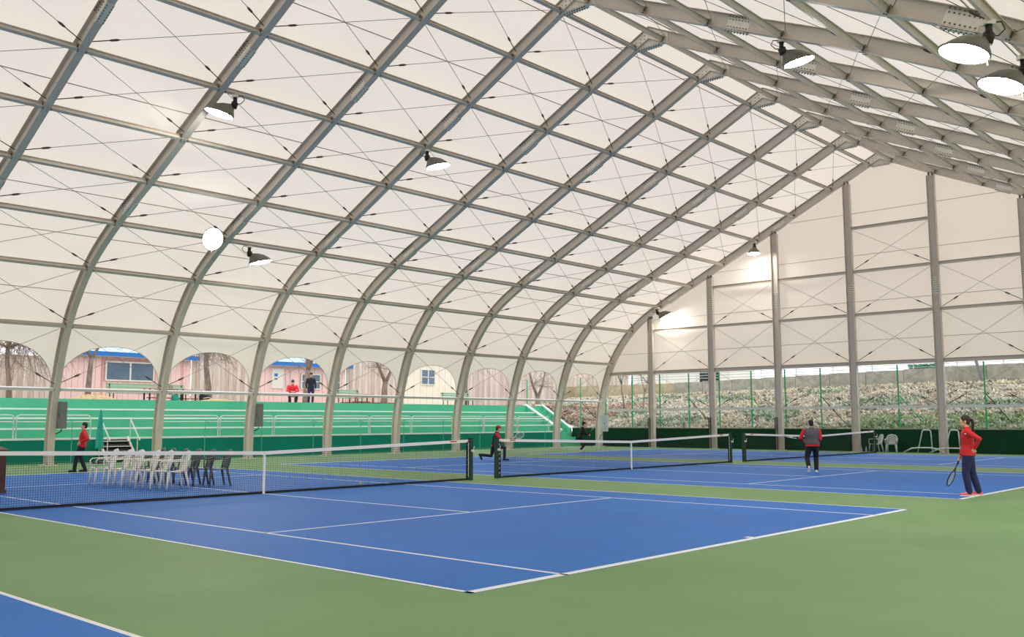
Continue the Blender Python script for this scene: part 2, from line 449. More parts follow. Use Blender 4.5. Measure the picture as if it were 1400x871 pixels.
# crossed cables
CAB = {}
def cable_mesh(vec):
    key = tuple(round(c, 3) for c in vec)
    if key not in CAB:
        L = V(vec); d = L.normalized()
        a = MB().tube([(0, 0, 0), L], 0.009, 5).mesh('cable', M_cable)
        t = MB(); t.tube([d*0.05, d*0.9], 0.015, 6)
        c0 = d*0.62; t.tube([c0, c0+d*0.06, c0+d*0.2, c0+d*0.26], [0.015, 0.034, 0.034, 0.015], 6)
        b = t.mesh('turnbuckle', M_tb); CAB[key] = (a, b)
    return CAB[key]
def cable(parent, p, q):
    a, b = cable_mesh(V(q)-V(p)); o = put('cable', a, parent, p); put('turnbuckle', b, o); return o
for side in (1, -1):
    for k in range(KS, KE):
        n = 7-k
        t = thing('brace_cables', 'crossed steel bracing cables of the %s roof slope, %s bay from the far end wall' % ('left' if side > 0 else 'right', ORD[n]), 'cable', (XR(k), 0, 0), 0, 'bracing cables under the membrane')
        for j in range(0 if side > 0 else 2, 9):
            (a, na), (b, nb) = at_node(j, 0.2), at_node(j+1, 0.2)
            dy, dz = b[0]-a[0], b[1]-a[1]; l = math.hypot(dy, dz); e = 0.16
            a = (a[0]+dy/l*e, a[1]+dz/l*e); b = (b[0]-dy/l*0.05, b[1]-dz/l*0.05)
            if side < 0: a, b = mir(a), mir(b)
            cable(t, (0.03, *a), (D-0.03, *b)); cable(t, (D-0.03, *a), (0.03, *b))

# ------------------------------------------------------------------ far end wall (gable)
wall_far = struct(put('wall_far', None), 'cream membrane end wall at the far end of the hall')
YC = [13.7, 9.6, 5.56, 1.43, -2.78, -6.75, -10.9, -15.0]
def roof_z(y, o=0.0):
    if y < YA: return roof_z(2*YA-y, o)+lift(YA-y)
    pts = [off(i, o) for i in range(len(PROF))]
    for a, b in zip(pts, pts[1:]):
        if b[0] <= y <= a[0]:
            t = (y-a[0])/(b[0]-a[0]) if abs(b[0]-a[0]) > 1e-6 else 0; return a[1]+(b[1]-a[1])*t
    return 0
ZE = 4.42
def gable_panels():
    edges = [17.05]+YC+[2*YA-17.05]
    for a, b in zip(edges, edges[1:]):
        m = MB(); n = 14; st = []
        for i in range(n+1):
            y = a+(b-a)*i/n; zt = max(ZE+0.02, roof_z(y, 0.2)); s = len(m.v)
            m.v += [(0, y, ZE), (0, y, zt)]; st.append(s)
        for A, B in zip(st, st[1:]): m.f.append((A, B, B+1, A+1))
        m.build('membrane_panel', M_memb, wall_far, (XG+0.26, 0, 0), smooth=True)
    for z in (5.6, 7.6, 10.0, 12.2):
        ys = [y*0.1 for y in range(-178, 175) if roof_z(y*0.1, 0.15) > z]
        if ys: MB().box(-0.004, 0.004, min(ys), max(ys), -0.012, 0.012).build('seam', M_seam, wall_far, (XG+0.25, 0, z))
gable_panels()
for i, y in enumerate(YC):
    zt = roof_z(y)-0.1
    t = thing('end_wall_column', 'grey steel column of the far end wall, %s from the left' % ORD[i], 'column', (XG, y, 0), 0, 'columns of the far end wall')
    MB().box(-0.11, 0.11, 0.165, 0.18, 0, zt).build('flange', M_steel, t); MB().box(-0.11, 0.11, -0.18, -0.165, 0, zt).build('flange', M_steel, t)
    MB().box(-0.008, 0.008, -0.165, 0.165, 0, zt).build('web', M_steel, t)
    MB().box(-0.16, 0.16, -0.24, 0.24, 0, 0.02).build('base_plate', M_steel2, t)
    b = MB().box(-0.10, 0.10, -0.1, -0.06, zt, zt+0.16).box(-0.10, 0.10, 0.06, 0.1, zt, zt+0.16); b.build('top_bracket', M_bolt, t)
    if zt > 9.5:
        z0 = 7.65
        s = MB().box(-0.016, -0.008, -0.15, 0.15, z0, z0+0.8).build('splice_plate', M_steel2, t)
        bb = MB()
        for r in range(7):
            for yy in (-0.1, -0.04, 0.04, 0.1): bb.box(-0.034, -0.008, yy-0.014, yy+0.014, z0+0.07+r*0.11, z0+0.1+r*0.11)
        stuff(bb.build('bolts', M_bolt, s))
    if i < 3:
        for yy in (0.19, 0.08): MB().box(-0.13, -0.1, yy, yy+0.045, 0.02, 1.75).build('dark_strip', M_dark, t)
def gable_run(name, z, h, w, spans, lab, cat, m, x=0.0):
    t = thing(name, lab, cat, (XG+x, 0, z))
    for a, b in spans:
        MB().box(-w/2, w/2, b+0.185, a-0.185, -h/2, -h/2+0.012).box(-w/2, w/2, b+0.185, a-0.185, h/2-0.012, h/2).box(-0.006, 0.006, b+0.185, a-0.185, -h/2+0.012, h/2-0.012).build('girt_segment', m, t)
    return t
prs = list(zip(YC, YC[1:]))
gable_run('eave_beam', ZE, 0.2, 0.16, [(17.0, YC[0])]+prs, 'grey eave beam under the end wall membrane', 'beam', M_steel)
gable_run('girt', 6.9, 0.15, 0.12, prs, 'lowest grey girt across the end wall membrane', 'beam', M_steel)
gable_run('girt', 9.12, 0.15, 0.12, prs[1:6], 'middle grey girt across the end wall membrane', 'beam', M_steel)
gable_run('girt', 11.38, 0.15, 0.12, [prs[3]], 'topmost short grey girt across the end wall membrane', 'beam', M_steel)
t = thing('end_wall_rail', 'white horizontal rail between the end wall columns', 'rail', (XG, 0, 2.22))
for a, b in [(17.2, YC[0])]+prs: MB().box(-0.04, 0.04, b+0.185, a-0.185, -0.06, 0.06).build('rail_segment', M_rail, t)
for i, (a, b) in enumerate(prs):
    t = thing('end_wall_cables', 'crossed cables on the end wall between its %s and %s columns from the left' % (ORD[i], ORD[i+1]), 'cable', (XG+0.09, 0, 0), 0, 'bracing cables of the end wall')
    cells = [(2.25, 4.38), (4.5, 6.85)]
    if 1 <= i <= 5: cells.append((6.95, 9.08))
    if i == 3: cells.append((9.2, 11.32))
    for z0, z1 in cells:
        cable(t, (0, a-0.2, z0+0.06), (0, b+0.2, z1-0.04)); cable(t, (0, b+0.2, z0+0.06), (0, a-0.2, z1-0.04))
# closing wall behind the camera
m = MB(); st = []
for i in range(len(PROF)):
    a = off(i, DEPTH); st.append(len(m.v)); m.v += [(XR(-6), *a), (XR(-6), *mir(a))]
for A, B in zip(st, st[1:]): m.f.append((A, B, B+1, A+1))
struct(m.build('wall_back', M_memb), 'cream membrane end wall behind the camera')

# ------------------------------------------------------------------ floodlights
M_lampbody = mat('lamp housing', (112, 108, 98), 0.5, 0.1, 6)
M_lens = emis('lit lamp lens', (255, 250, 236), 60.0)
def make_lamp():
    """hung below the origin; the lens faces local -z tilted towards local +x"""
    t = thing('floodlight', 'x', 'lamp', (0, 0, 0), 0, 'floodlights hung from the purlins')
    MB().box(-0.07, 0.07, -0.05, 0.05, -0.06, 0.0).build('clamp', M_steel2, t)
    MB().tube([(0, 0, -0.05), (0, 0, -0.2)], 0.045, 8).tube([(0, 0, -0.18), (0.04, 0, -0.30)], 0.075, 10).build('ballast_neck', M_dark, t, smooth=True)
    h = MB(); n = 18; st = []
    for q, r in ((0, 0.055), (0.12, 0.085), (0.3, 0.14), (0.55, 0.20), (0.8, 0.24), (1.0, 0.26)):
        T = Matrix.Translation((0.05+0.29*q, 0, -0.27-0.17*q)) @ Matrix.Rotation(-(1.0-0.72*q), 4, 'Y')
        st.append(h.ring(T @ V((0, 0, 0)), T.to_3x3() @ V((r*1.2, 0, 0)), T.to_3x3() @ V((0, r, 0)), n))
    for A, B in zip(st, st[1:]):
        for j in range(n): h.f.append((A+j, B+j, B+(j+1) % n, A+(j+1) % n))
    h.f.append(tuple(st[0]+j for j in range(n)))
    h.build('housing', M_lampbody, t)
    MB().tube([(0.318*math.cos(2*PI*i/24), 0.265*math.sin(2*PI*i/24), 0) for i in range(24)], 0.014, 6, closed=True).xf(T).build('rim', M_lampbody, t, smooth=True)
    l = MB(); l.ball((0, 0, 0.0), 0.305, 0.255, 0.045, 20, 8); l.xf(T).build('lens', M_lens, t, smooth=True)
    MB().tube([(-0.03, 0.0, -0.03), (-0.16, 0.02, -0.02), (-0.2, 0.02, -0.12), (-0.12, 0.0, -0.2), (-0.03, 0, -0.2)], 0.010, 5).build('power_cable', M_dark, t, smooth=True)
    MB().tube([T @ V((-0.3, 0.0, 0.05)), T @ V((-0.33, 0.0, -0.07))], 0.012, 5).build('latch', M_bolt, t)
    return t
lamp0 = make_lamp()
LAMPS = [   # arch, node, side, dx along hall, turn, tilt, label
    (0, 6, 1, 0.45, 2.5, 0.0, 'topmost grey floodlight on the left slope, at the upper left of the photo'),
    (2, 6, 1, 0.0, -0.9, 0.1, 'dark floodlight high on the left slope, hanging alone near the upper middle of the photo'),
    (1, 3, 1, -0.75, -1.9, -0.75, 'brightly lit floodlight facing the camera, left lamp of the low pair'),
    (1, 3, 1, 0.95, -0.6, 0.05, 'grey floodlight on the left slope, right lamp of the low pair'),
    (8, 6, 1, -0.55, -2.8, 0.28, 'small floodlight high on the far end wall arch, below the roof slope'),
    (8, 3, 1, -0.6, -1.0, -0.2, 'small floodlight low on the far end wall arch beside a bright patch'),
    (2, 6, -1, 0.0, -0.75, 0.0, 'dark floodlight hanging left of the two near lamps, upper right'),
    (1, 3, -1, -1.25, 2.35, 0.0, 'large near floodlight at the upper right, left of the closest pair'),
    (1, 3, -1, 0.9, 2.35, 0.0, 'large near floodlight cut by the right edge of the photo'),
]
for i, (k, j, side, dx, rz, tl, lab) in enumerate(LAMPS):
    l = lamp0 if i == 0 else copy_tree(lamp0)
    p, n = at_node(j, -0.0); p = p if side > 0 else mir(p)
    l.location = (XR(k)+dx, *p); l.rotation_euler = (0, tl, rz); l.scale = (1.35,)*3; l['label'] = lab
# ------------------------------------------------------------------ tennis nets
def make_net():
    t = thing('tennis_net', 'x', 'net', (0, 0, 0), 0, 'tennis nets in a line')
    def top(x): return 0.914+(1.07-0.914)*abs(x)/6.3-0.0
    for s in (-1, 1):
        p = MB().box(s*6.4-0.05, s*6.4+0.05, -0.05, 0.05, 0, 1.10).build('post', M_post, t)
        MB().box(s*6.4-0.06, s*6.4+0.06, -0.06, 0.06, 1.10, 1.125).build('post_cap', M_dark, p)
        MB().tube([(s*6.4, -0.05, 0.78), (s*6.4, -0.12, 0.78)], 0.035, 8).tube([(s*6.4, -0.11, 0.78), (s*6.4+0.02, -0.13, 0.9)], 0.01, 5).build('crank', M_steel2, p)
        pts = []
        for i in range(15): pts.append((s*(6.33-0.03*(i % 2)), -0.02*(i % 2), 0.08+i*0.065))
        MB().tube(pts, 0.008, 4).build('lacing_cord', M_band, t)
    for s in (-1, 1):
        MB().bar((0, 0, top(0)-0.03), (s*6.3, 0, top(6.3)-0.03), 0.026, 0.075).build('head_band', M_band, t)
        MB().box(s*5.75-0.12, s*5.75+0.12, -0.014, 0.014, 1.018, 1.05).build('red_label', M_red, t)
        MB().bar((s*0.0, 0, 0.03), (s*6.3, 0, 0.03), 0.012, 0.05).build('bottom_band', M_netblk, t)
        MB().bar((s*6.27, 0, 0.04), (s*6.27, 0, top(6.27)-0.03), 0.012, 0.05, (0, 1, 0)).build('side_band', M_netblk, t)
        MB().tube([(s*6.3, 0, top(6.3)-0.02), (s*6.4, 0, 1.08)], 0.006, 5).build('net_cable', M_cable, t)
    m = MB(); r = 0.0026
    n = int(12.54/0.045)
    for i in range(n+1):
        x = -6.27+i*0.045; m.wire((x, 0, 0.03), (x, 0, top(x)-0.05), r)
    for j in range(1, 22):
        z = 0.03+j*0.0445
        for s in (-1, 1):
            x0 = 0.0; zmax = top(x0)-0.05
            if z <= zmax: m.wire((0, 0, z), (s*6.27, 0, z), r)
            else:
                xs = (z+0.05-0.914)/(1.07-0.914)*6.3
                if xs < 6.2: m.wire((s*xs, 0, z), (s*6.27, 0, z), r)
    stuff(m.build('netting', M_netblk, t))
    MB().box(-0.026, 0.026, -0.016, 0.016, 0.0, 0.92).build('center_strap', M_white, t)
    return t
net0 = make_net()
for i, cx in enumerate(NETX[1:]):
    n = net0 if i == 0 else copy_tree(net0)
    n.location.x = cx
    n['label'] = ['nearest tennis net with white band, on the court in the foreground', 'middle tennis net, on the second court between two green posts', 'farthest tennis net, on the court next to the end wall'][i]

# ------------------------------------------------------------------ plastic chairs
def make_chair(m):
    t = thing('plastic_chair', 'x', 'chair')
    seat = MB()
    nx, ny = 6, 6; P = []
    for zo in (0.0, -0.015):
        for i in range(nx+1):
            for j in range(ny+1):
                x = -0.21+0.42*i/nx; y = (-0.22+0.44*j/ny)*(0.92+0.08*i/nx)
                P.append((x, y, 0.43-0.02*math.sin(PI*i/nx)-0.012*math.sin(PI*j/ny)+zo))
    w = ny+1; K = (nx+1)*w; F = []
    for i in range(nx):
        for j in range(ny):
            a = i*w+j; F.append((a, a+w, a+w+1, a+1)); F.append((K+a, K+a+1, K+a+w+1, K+a+w))
    for i in range(nx):
        a, b = i*w, i*w+w; F.append((a, K+a, K+b, b)); a, b = i*w+ny, (i+1)*w+ny; F.append((a, b, K+b, K+a))
    for j in range(ny):
        a, b = j, j+1; F.append((a, b, K+b, K+a)); a, b = nx*w+j, nx*w+j+1; F.append((a, K+a, K+b, b))
    seat.add(P, F).build('seat', m, t, smooth=False)
    # back: vertical slats inside an arched frame, leaning back (-x)
    def bk(y, z): return (-0.20-(z-0.43)*0.22-0.05*(1-(y/0.26)**2)*((z-0.43)/0.42), y, z)
    fr = [bk(-0.21, 0.43), bk(-0.235, 0.60), bk(-0.225, 0.74), bk(-0.15, 0.83), bk(0, 0.86), bk(0.15, 0.83), bk(0.225, 0.74), bk(0.235, 0.60), bk(0.21, 0.43)]
    b = MB().tube(fr, [(0.014, 0.034)]*9, 8, lat=(1, 0, 0)).build('backrest_frame', m, t, smooth=True)
    for i in range(7):
        y = -0.165+0.055*i; zt = 0.83-0.10*(abs(y)/0.17)**2
        MB().tube([bk(y*0.8, 0.43), bk(y, 0.62), bk(y, zt)], [(0.006, 0.022)]*3, 6, lat=(1, 0, 0)).build('slat', m, b)
    for s in (-1, 1):
        MB().tube([(0.23, s*0.235, 0.43), (0.235, s*0.26, 0.60), (0.19, s*0.272, 0.645), (0.0, s*0.275, 0.655), (-0.16, s*0.262, 0.66), bk(s*0.235, 0.68)], [(0.02, 0.016), (0.02, 0.016), (0.016, 0.028), (0.014, 0.032), (0.014, 0.028), (0.012, 0.02)], 8, lat=(0, 0, 1)).build('armrest', m, t, smooth=True)
        MB().tube([(0.20, s*0.20, 0.43), (0.23, s*0.225, 0.2), (0.25, s*0.24, 0.0)], [(0.036, 0.042), (0.028, 0.036), (0.022, 0.026)], 6).build('leg', m, t, smooth=True)
        MB().tube([(-0.19, s*0.19, 0.43), (-0.24, s*0.21, 0.2), (-0.28, s*0.22, 0.0)], [(0.036, 0.042), (0.028, 0.036), (0.022, 0.026)], 6).build('leg', m, t, smooth=True)
    return t
chw = make_chair(M_chairw); chg = make_chair(M_chairg); chl = make_chair(M_chairl)
WROW = [(-0.98, 5.72), (-0.92, 5.10), (-0.88, 4.55), (-0.80, 3.90), (-0.74, 3.36), (-0.62, 2.78)]
GROW = [(0.30, 5.75), (0.30, 5.2), (0.34, 4.65), (0.40, 4.08), (0.50, 3.58), (0.68, 3.12)]
for i, (x, y) in enumerate(WROW):
    c = chw if i == 0 else copy_tree(chw); c.location = (x, y, 0.005); c.rotation_euler = (0, 0, PI+random.uniform(-0.12, 0.12)-0.1)
    c['label'] = 'white plastic armchair behind the near net, %s of six from the left' % ORD[i]; c['group'] = 'white chairs behind the near net'
for i, (x, y) in enumerate(GROW):
    c = chg if i == 0 else copy_tree(chg); c.location = (x, y, 0.005); c.rotation_euler = (0, 0, PI+random.uniform(-0.12, 0.12)-0.1)
    c['label'] = 'dark grey plastic armchair in the rear row, %s of six from the left' % ORD[i]; c['group'] = 'grey chairs behind the white chairs'
for i, (y, rz, lab) in enumerate([(0.33, PI-0.75, 'light grey plastic chair by the end wall, half behind the net post'), (-0.44, PI+0.25, 'light grey plastic chair standing clear against the dark green end wall')]):
    c = chl if i == 0 else copy_tree(chl); c.location = (35.0, y, 0); c.rotation_euler = (0, 0, rz); c['label'] = lab; c['group'] = 'grey chairs by the end wall'

# ------------------------------------------------------------------ low end wall, side wall
g = struct(MB().box(XG+0.65, XG+0.85, -40, 20.3, 0, 1.12).build('wall_low_end', M_gwall), 'low dark green wall beyond the end columns')
MB().box(XG+0.63, XG+0.87, -40, 20.3, 1.12, 1.16).build('wall_cap', M_conc, g)

# ------------------------------------------------------------------ spectator terraces
TZ = [0.95, 1.34, 1.745, 2.12, 2.53]; TY = [19.3, 20.0, 20.7, 21.4, 22.1, 23.2]
XE = [33.6]*5
ter = thing('spectator_terrace', 'green painted concrete terrace steps along the left side', 'terrace', (0, 0, 0))
for i in range(5):
    tr = MB().box(-30, XE[i], TY[i], TY[i+1]+(0.2 if i < 4 else 0), 0 if i == 0 else TZ[i-1]-0.2, TZ[i]).build('tier', M_front if i == 0 else M_tier, ter)
    if i < 4: MB().box(-30, XE[i], TY[i]-0.012, TY[i]+0.10, TZ[i]-0.065, TZ[i]+0.006).build('nosing', M_edge, tr)
    if i == 0: MB().box(-30, XE[0], TY[0], TY[1], TZ[0], TZ[0]+0.004).build('tread', M_tier, tr)
ck = MB().prism([(20.35, 0.0), (23.2, 0.0), (23.2, 2.56), (22.7, 2.56), (20.35, 1.08)], 'x', 35.85, 35.97).build('cheek_wall', M_tier, ter)
MB().prism([(23.2, 2.56), (23.2, 2.64), (22.7, 2.64), (20.35, 1.16), (20.35, 1.08), (22.7, 2.56)], 'x', 35.82, 35.975).build('coping', M_edge, ck)
ck = MB().prism([(19.3, 0.0), (22.4, 0.0), (22.4, 2.56), (22.2, 2.56), (19.3, 0.98)], 'x', 33.6, 33.72).build('cheek_wall', M_tier, ter)
MB().prism([(22.4, 2.64), (22.2, 2.64), (19.3, 1.06), (19.3, 0.98), (22.2, 2.56), (22.4, 2.56)], 'x', 33.57, 33.76).build('coping', M_edge, ck)
for i in range(9):
    y = 19.5+i*0.4; z = 0.28*(i+1)
    MB().box(33.73, 35.84, y, y+0.4 if i < 8 else 23.2, max(0, z-0.4), z).build('step', M_tier, ter)

# guard rails on the first tier
def make_rail(L):
    t = thing('guard_rail', 'x', 'railing', (0, 0, 0), 0, 'white guard rails on the terrace')
    h = 0.87; r = 0.12
    pts = [(0, 0, 0), (0, 0, h-r), (0.035, 0, h-0.035), (r, 0, h), (L-r, 0, h), (L-0.035, 0, h-0.035), (L, 0, h-r), (L, 0, 0)]
    MB().tube(pts, 0.026, 8).build('hoop', M_rail, t, smooth=True)
    MB().tube([(0, 0, 0.62), (L, 0, 0.62)], 0.018, 6).build('mid_bar', M_steel2, t)
    return t
spans = [(-0.9, 1.79), (1.89, 4.65), (7.49, 10.22), (10.32, 13.0), (13.1, 15.85), (15.95, 18.6), (18.7, 21.4), (21.5, 24.4), (24.5, 26.85), (26.95, 29.7), (29.8, 32.6)]
for i, (a, b) in enumerate(spans):
    t = make_rail(b-a); t.location = (a, 19.42, 0.955)
    t['label'] = 'white tubular guard rail on the lowest terrace step, %s from the left' % ORD[i]

# portable metal stairs in the gap between the rails
t = thing('metal_stairs', 'grey metal stairs with two sloping handrails up to the terrace', 'stairs', (5.5, 18.35, 0))
for s in (-0.6, 0.6):
    MB().bar((s, -0.05, 0.0), (s, 0.95, 0.95), 0.05, 0.12).build('stringer', M_steel2, t)
    MB().tube([(s, -0.15, 0.85), (s, 0.75, 1.72)], 0.024, 8).build('handrail', M_rail, t)
    for yy in (0.05, 0.7): MB().tube([(s, yy, yy*0.95), (s, yy, 1.05+yy*0.95)], 0.02, 6).build('handrail_post', M_steel2, t)
for i in range(4):
    MB().box(-0.6, 0.6, 0.02+i*0.22, 0.26+i*0.22, 0.19+i*0.2, 0.215+i*0.2).build('tread', M_steel2, t)
MB().bar((0, 0.06, 0.1), (0, 0.92, 0.86), 1.18, 0.02).build('dark_backing', M_dark, t)

# folded teal parasol
t = thing('folded_parasol', 'folded teal parasol standing beside the metal stairs', 'parasol', (4.36, 17.9, 0))
MB().lathe([(0.16, 0.55), (0.15, 0.62), (0.13, 1.1), (0.09, 1.6), (0.03, 2.0), (0.012, 2.05)], 12).build('canopy', M_teal, t, smooth=True)
MB().tube([(0, 0, 0.02), (0, 0, 2.1)], 0.02, 8).build('pole', M_rail, t)
MB().lathe([(0.24, 0.0), (0.24, 0.05), (0.05, 0.10), (0.03, 0.25)], 14).build('base', M_dark, t)

# low barrier net in front of the terrace
t = thing('barrier_net', 'thin green barrier net on slim posts before the terrace', 'net', (0, 18.35, 0))
xs = [-2.0+2.75*i for i in range(13)]
xs = [x for x in xs if not 4.4 < x < 6.8]
for x in xs: MB().tube([(x, 0, 0), (x, 0, 1.62)], 0.016, 6).build('post', M_gwire, t)
c = MB(); w = MB()
for a, b in zip(xs, xs[1:]):
    if b-a > 3: continue
    for zt, sg in ((1.6, 0.18), (0.08, 0.0)):
        c.tube([(a+(b-a)*i/6, 0, zt-sg*(1-(2*i/6-1)**2)) for i in range(7)], 0.009, 4)
c.build('cord', M_gwire, t)
M_fnet = mat('green netting', (10, 92, 70), 0.8)
for i in range(340):
    x = -2+i*0.1
    if 3.6 < x < 6.4 or x > xs[-1]: continue
    w.wire((x, 0, 0.06), (x, 0, 0.95), 0.0022)
for i in range(10):
    for a, b in zip(xs, xs[1:]):
        if b-a < 3: w.wire((a, 0, 0.06+i*0.1), (b, 0, 0.06+i*0.1), 0.0022)
stuff(w.build('netting', M_fnet, t))

# ------------------------------------------------------------------ cabinets on the arches, podium, balls, bottles
def cabinet(loc, rz, m, lab, w=0.38, d=0.24, h=0.98):
    t = thing('electric_cabinet', lab, 'cabinet', loc, rz, 'electric cabinets on the arches')
    MB().box(-d/2, d/2, -w/2, w/2, 0, h).build('case', m, t)
    dr = MB().box(-d/2-0.02, -d/2, -w/2+0.015, w/2-0.015, 0.015, h-0.015).build('door', m, t)
    MB().box(-d/2-0.035, -d/2-0.02, -w/2+0.05, -w/2+0.08, h*0.45, h*0.55).build('handle', M_dark, dr)
    MB().tube([(0, -0.05, 0.0), (0, -0.05, -0.08), (-0.05, 0.06, -0.14), (-0.16, 0.14, -0.2), (-0.22, 0.18, -0.32), (-0.2, 0.2, -0.5)], 0.02, 6).build('cable', M_dark, t, smooth=True)
cabinet((XR(0)+0.25, 17.33, 1.32), 0, M_boxg, 'dark grey electric cabinet on the leftmost full arch near the red player')
cabinet((XR(2)+0.25, 17.33, 1.35), 0, M_boxg, 'dark grey electric cabinet on the arch right of the dark chairs')
cabinet((XG-0.3, 17.0, 0.92), 0, M_boxl, 'pale grey electric cabinet on the corner arch by the end wall')
t = thing('podium', 'dark brown wooden podium behind the near net at the left edge', 'podium', (-3.98, 4.75, 0.005))
MB().box(-0.28, 0.28, -0.24, 0.24, 0, 0.92).build('body', M_brown, t)
MB().hexa([(-0.32, -0.28, 0.92), (0.32, -0.28, 0.92), (0.32, 0.28, 0.96), (-0.32, 0.28, 0.96), (-0.32, -0.28, 0.955), (0.32, -0.28, 0.955), (0.32, 0.28, 1.02), (-0.32, 0.28, 1.02)]).build('top', M_brown, t)
MB().box(-0.3, 0.3, -0.26, 0.26, 0, 0.07).build('plinth', M_brown, t)
for p, lab in (((3.17, 0.62, 0.037), 'yellow tennis ball on the court just behind the near net'), ((1.35, 14.7, 0.033), 'yellow tennis ball on the floor in front of the leftmost full arch')):
    tag(MB().ball((0, 0, 0), 0.033, nu=14, nv=10).build('tennis_ball', M_ball, None, p, smooth=True), lab, 'ball', 'tennis balls')
for i, (x, y) in enumerate(((34.85, 1.0), (34.9, 0.78))):
    t = thing('water_bottle', 'small clear bottle by the end wall, %s of two' % ('left' if i == 0 else 'right'), 'bottle', (x, y, 0), 0, 'bottles by the end wall')
    MB().lathe([(0.04, 0), (0.045, 0.02), (0.045, 0.17), (0.018, 0.22), (0.018, 0.25)], 10).build('body', M_chairl, t, smooth=True)
    MB().lathe([(0.022, 0.25), (0.022, 0.28)], 8).build('cap', M_white, t)
def step_frame(y, lab):
    t = thing('metal_step_frame', lab, 'frame', (35.1, y, 0), 0, 'aluminium frames by the end wall')
    MB().tube([(0, 0.95, 0.02), (0, 0.55, 0.22), (0, 0.2, 0.26), (0, -0.35, 0.26), (0, -0.7, 0.2), (0, -1.0, 0.02)], 0.035, 8).build('runner', M_alu, t, smooth=True)
    MB().tube([(0.02, 0.28, 0.02), (0.0, 0.12, 0.6), (0, 0.0, 1.06), (0, -0.06, 1.10), (0, -0.32, 1.10), (0, -0.38, 1.04), (0.02, -0.42, 0.02)], 0.03, 8).build('hoop', M_alu, t, smooth=True)
step_frame(-1.9, 'left aluminium hoop frame by the end wall beside the grey chairs')
step_frame(-3.15, 'right aluminium hoop frame by the end wall, half behind the column')

# ------------------------------------------------------------------ ground outside, slope, fence
def hgt(x, y):
    hx = 1.1+max(0, min(1, (x-36.5)/11.3))**0.9*(2.72-0.016*max(0, y))
    hy = 1.1+max(0, min(1, (y-20.2)/3.0))*1.45
    h = max(hx, hy) if y > 20.2 else hx
    return h
def hill():
    m = MB(); nx, ny = 46, 130; x0, x1, y0, y1 = XG+0.85, 48.2, -45.0, 46.0
    for i in range(nx+1):
        for j in range(ny+1):
            x = x0+(x1-x0)*i/nx; y = y0+(y1-y0)*j/ny
            b = 0.10*math.sin(x*1.7+y*0.9)*math.sin(y*1.3-x*0.6)+random.uniform(-0.04, 0.04)
            m.v.append((x, y, hgt(x, y)-0.04+(b if i > 0 else 0)))
    w = ny+1
    for i in range(nx):
        for j in range(ny): m.f.append((i*w+j, (i+1)*w+j, (i+1)*w+j+1, i*w+j+1))
    return struct(m.build('ground_slope', M_soil, smooth=True), 'bank of dry grass and leaf litter beyond the end wall')
slope = hill()
struct(MB().box(-60, XG+0.85, 23.2, 90, 2.0, 2.5).build('ground_upper', M_gravel), 'pale dirt ground above the terraces')
struct(MB().box(-60, 140, -90, 90, -0.4, -0.21).build('ground_base', M_soil), 'earth around the hall')
struct(MB().box(48.62, 110, -60, 80, 3.0, 4.35).build('ground_bank_top', M_gravel), 'level ground on top of the bank')
GR = [mat('dry grass straw', (250, 240, 218), 0.9), mat('dry grass grey', (232, 230, 222), 0.9), mat('dull green grass', (190, 204, 178), 0.9), mat('fallen leaf brown', (224, 182, 162), 0.9), mat('dead dark stem', (100, 94, 84), 0.9), mat('fresh green weed', (188, 212, 146), 0.9)]
def tufts():
    ms = [MB() for _ in GR]
    rnd = random.Random(3)
    for _ in range(30000):
        x = XG+1.0+(48.0-XG-1.0)*rnd.random()**1.15; y = rnd.uniform(-14, 40)
        z = hgt(x, y); patch = math.sin(x*0.9+1.3*math.sin(y*0.35))*math.sin(y*0.55)
        u = rnd.random()
        if y > 19.5 and x < 44: k = 3 if u < 0.55 else (1 if u < 0.8 else 4)
        elif x < 39.2 and y < 2.5: k = 5 if u < 0.35 else (2 if u < 0.6 else (1 if u < 0.85 else 4))
        elif patch > 0.3: k = 2 if u < 0.5 else (1 if u < 0.8 else 4)
        else: k = 0 if u < 0.36 else (1 if u < 0.78 else (4 if u < 0.93 else 3))
        if x > 46.9 and u < 0.8: k = 0
        m = ms[k]; hgt_ = rnd.uniform(0.04, 0.17); a = rnd.uniform(0, 2*PI)
        for q in range(3):
            aa = a+q*2.1; dx, dy = math.cos(aa), math.sin(aa); w = rnd.uniform(0.03, 0.075); le = rnd.uniform(0.12, 0.42)
            b = len(m.v)
            m.v += [(x-dy*w, y+dx*w, z-0.03), (x+dy*w, y-dx*w, z-0.03), (x+dx*le, y+dy*le, z+hgt_)]
            m.f.append((b, b+1, b+2))
    for m, g_ in zip(ms, GR):
        if m.v: stuff(m.build('dry_grass', g_, slope))
tufts()
# green chain link fence on the low end wall
t = thing('chain_link_fence', 'tall green chain link fence on the low end wall', 'fence', (XG+1.1, 0, 1.1))
fy = [20.5+2.03*2]+[19.95-2.03*i for i in range(25)]
for i, y in enumerate(fy):
    MB().tube([(0, y, 0), (0, y, 3.25)], 0.04, 8).build('post', M_gpost, t)
    if i % 2 == 1: MB().tube([(0, y, 1.75), (0.9, y-0.85, 0.35)], 0.025, 6).build('brace', M_post if i % 4 == 1 else M_gpost, t)
w = MB()
for z in (0.3, 1.2, 2.2, 3.2): w.wire((0, 24, z), (0, -28, z), 0.006)
for i in range(330):
    y = 24-0.16*i
    w.wire((0, y, 0.05), (0, y-3.1, 3.2), 0.0022); w.wire((0, y-3.1, 0.05), (0, y, 3.2), 0.0022)
stuff(w.build('wire_mesh', M_gwire, t))

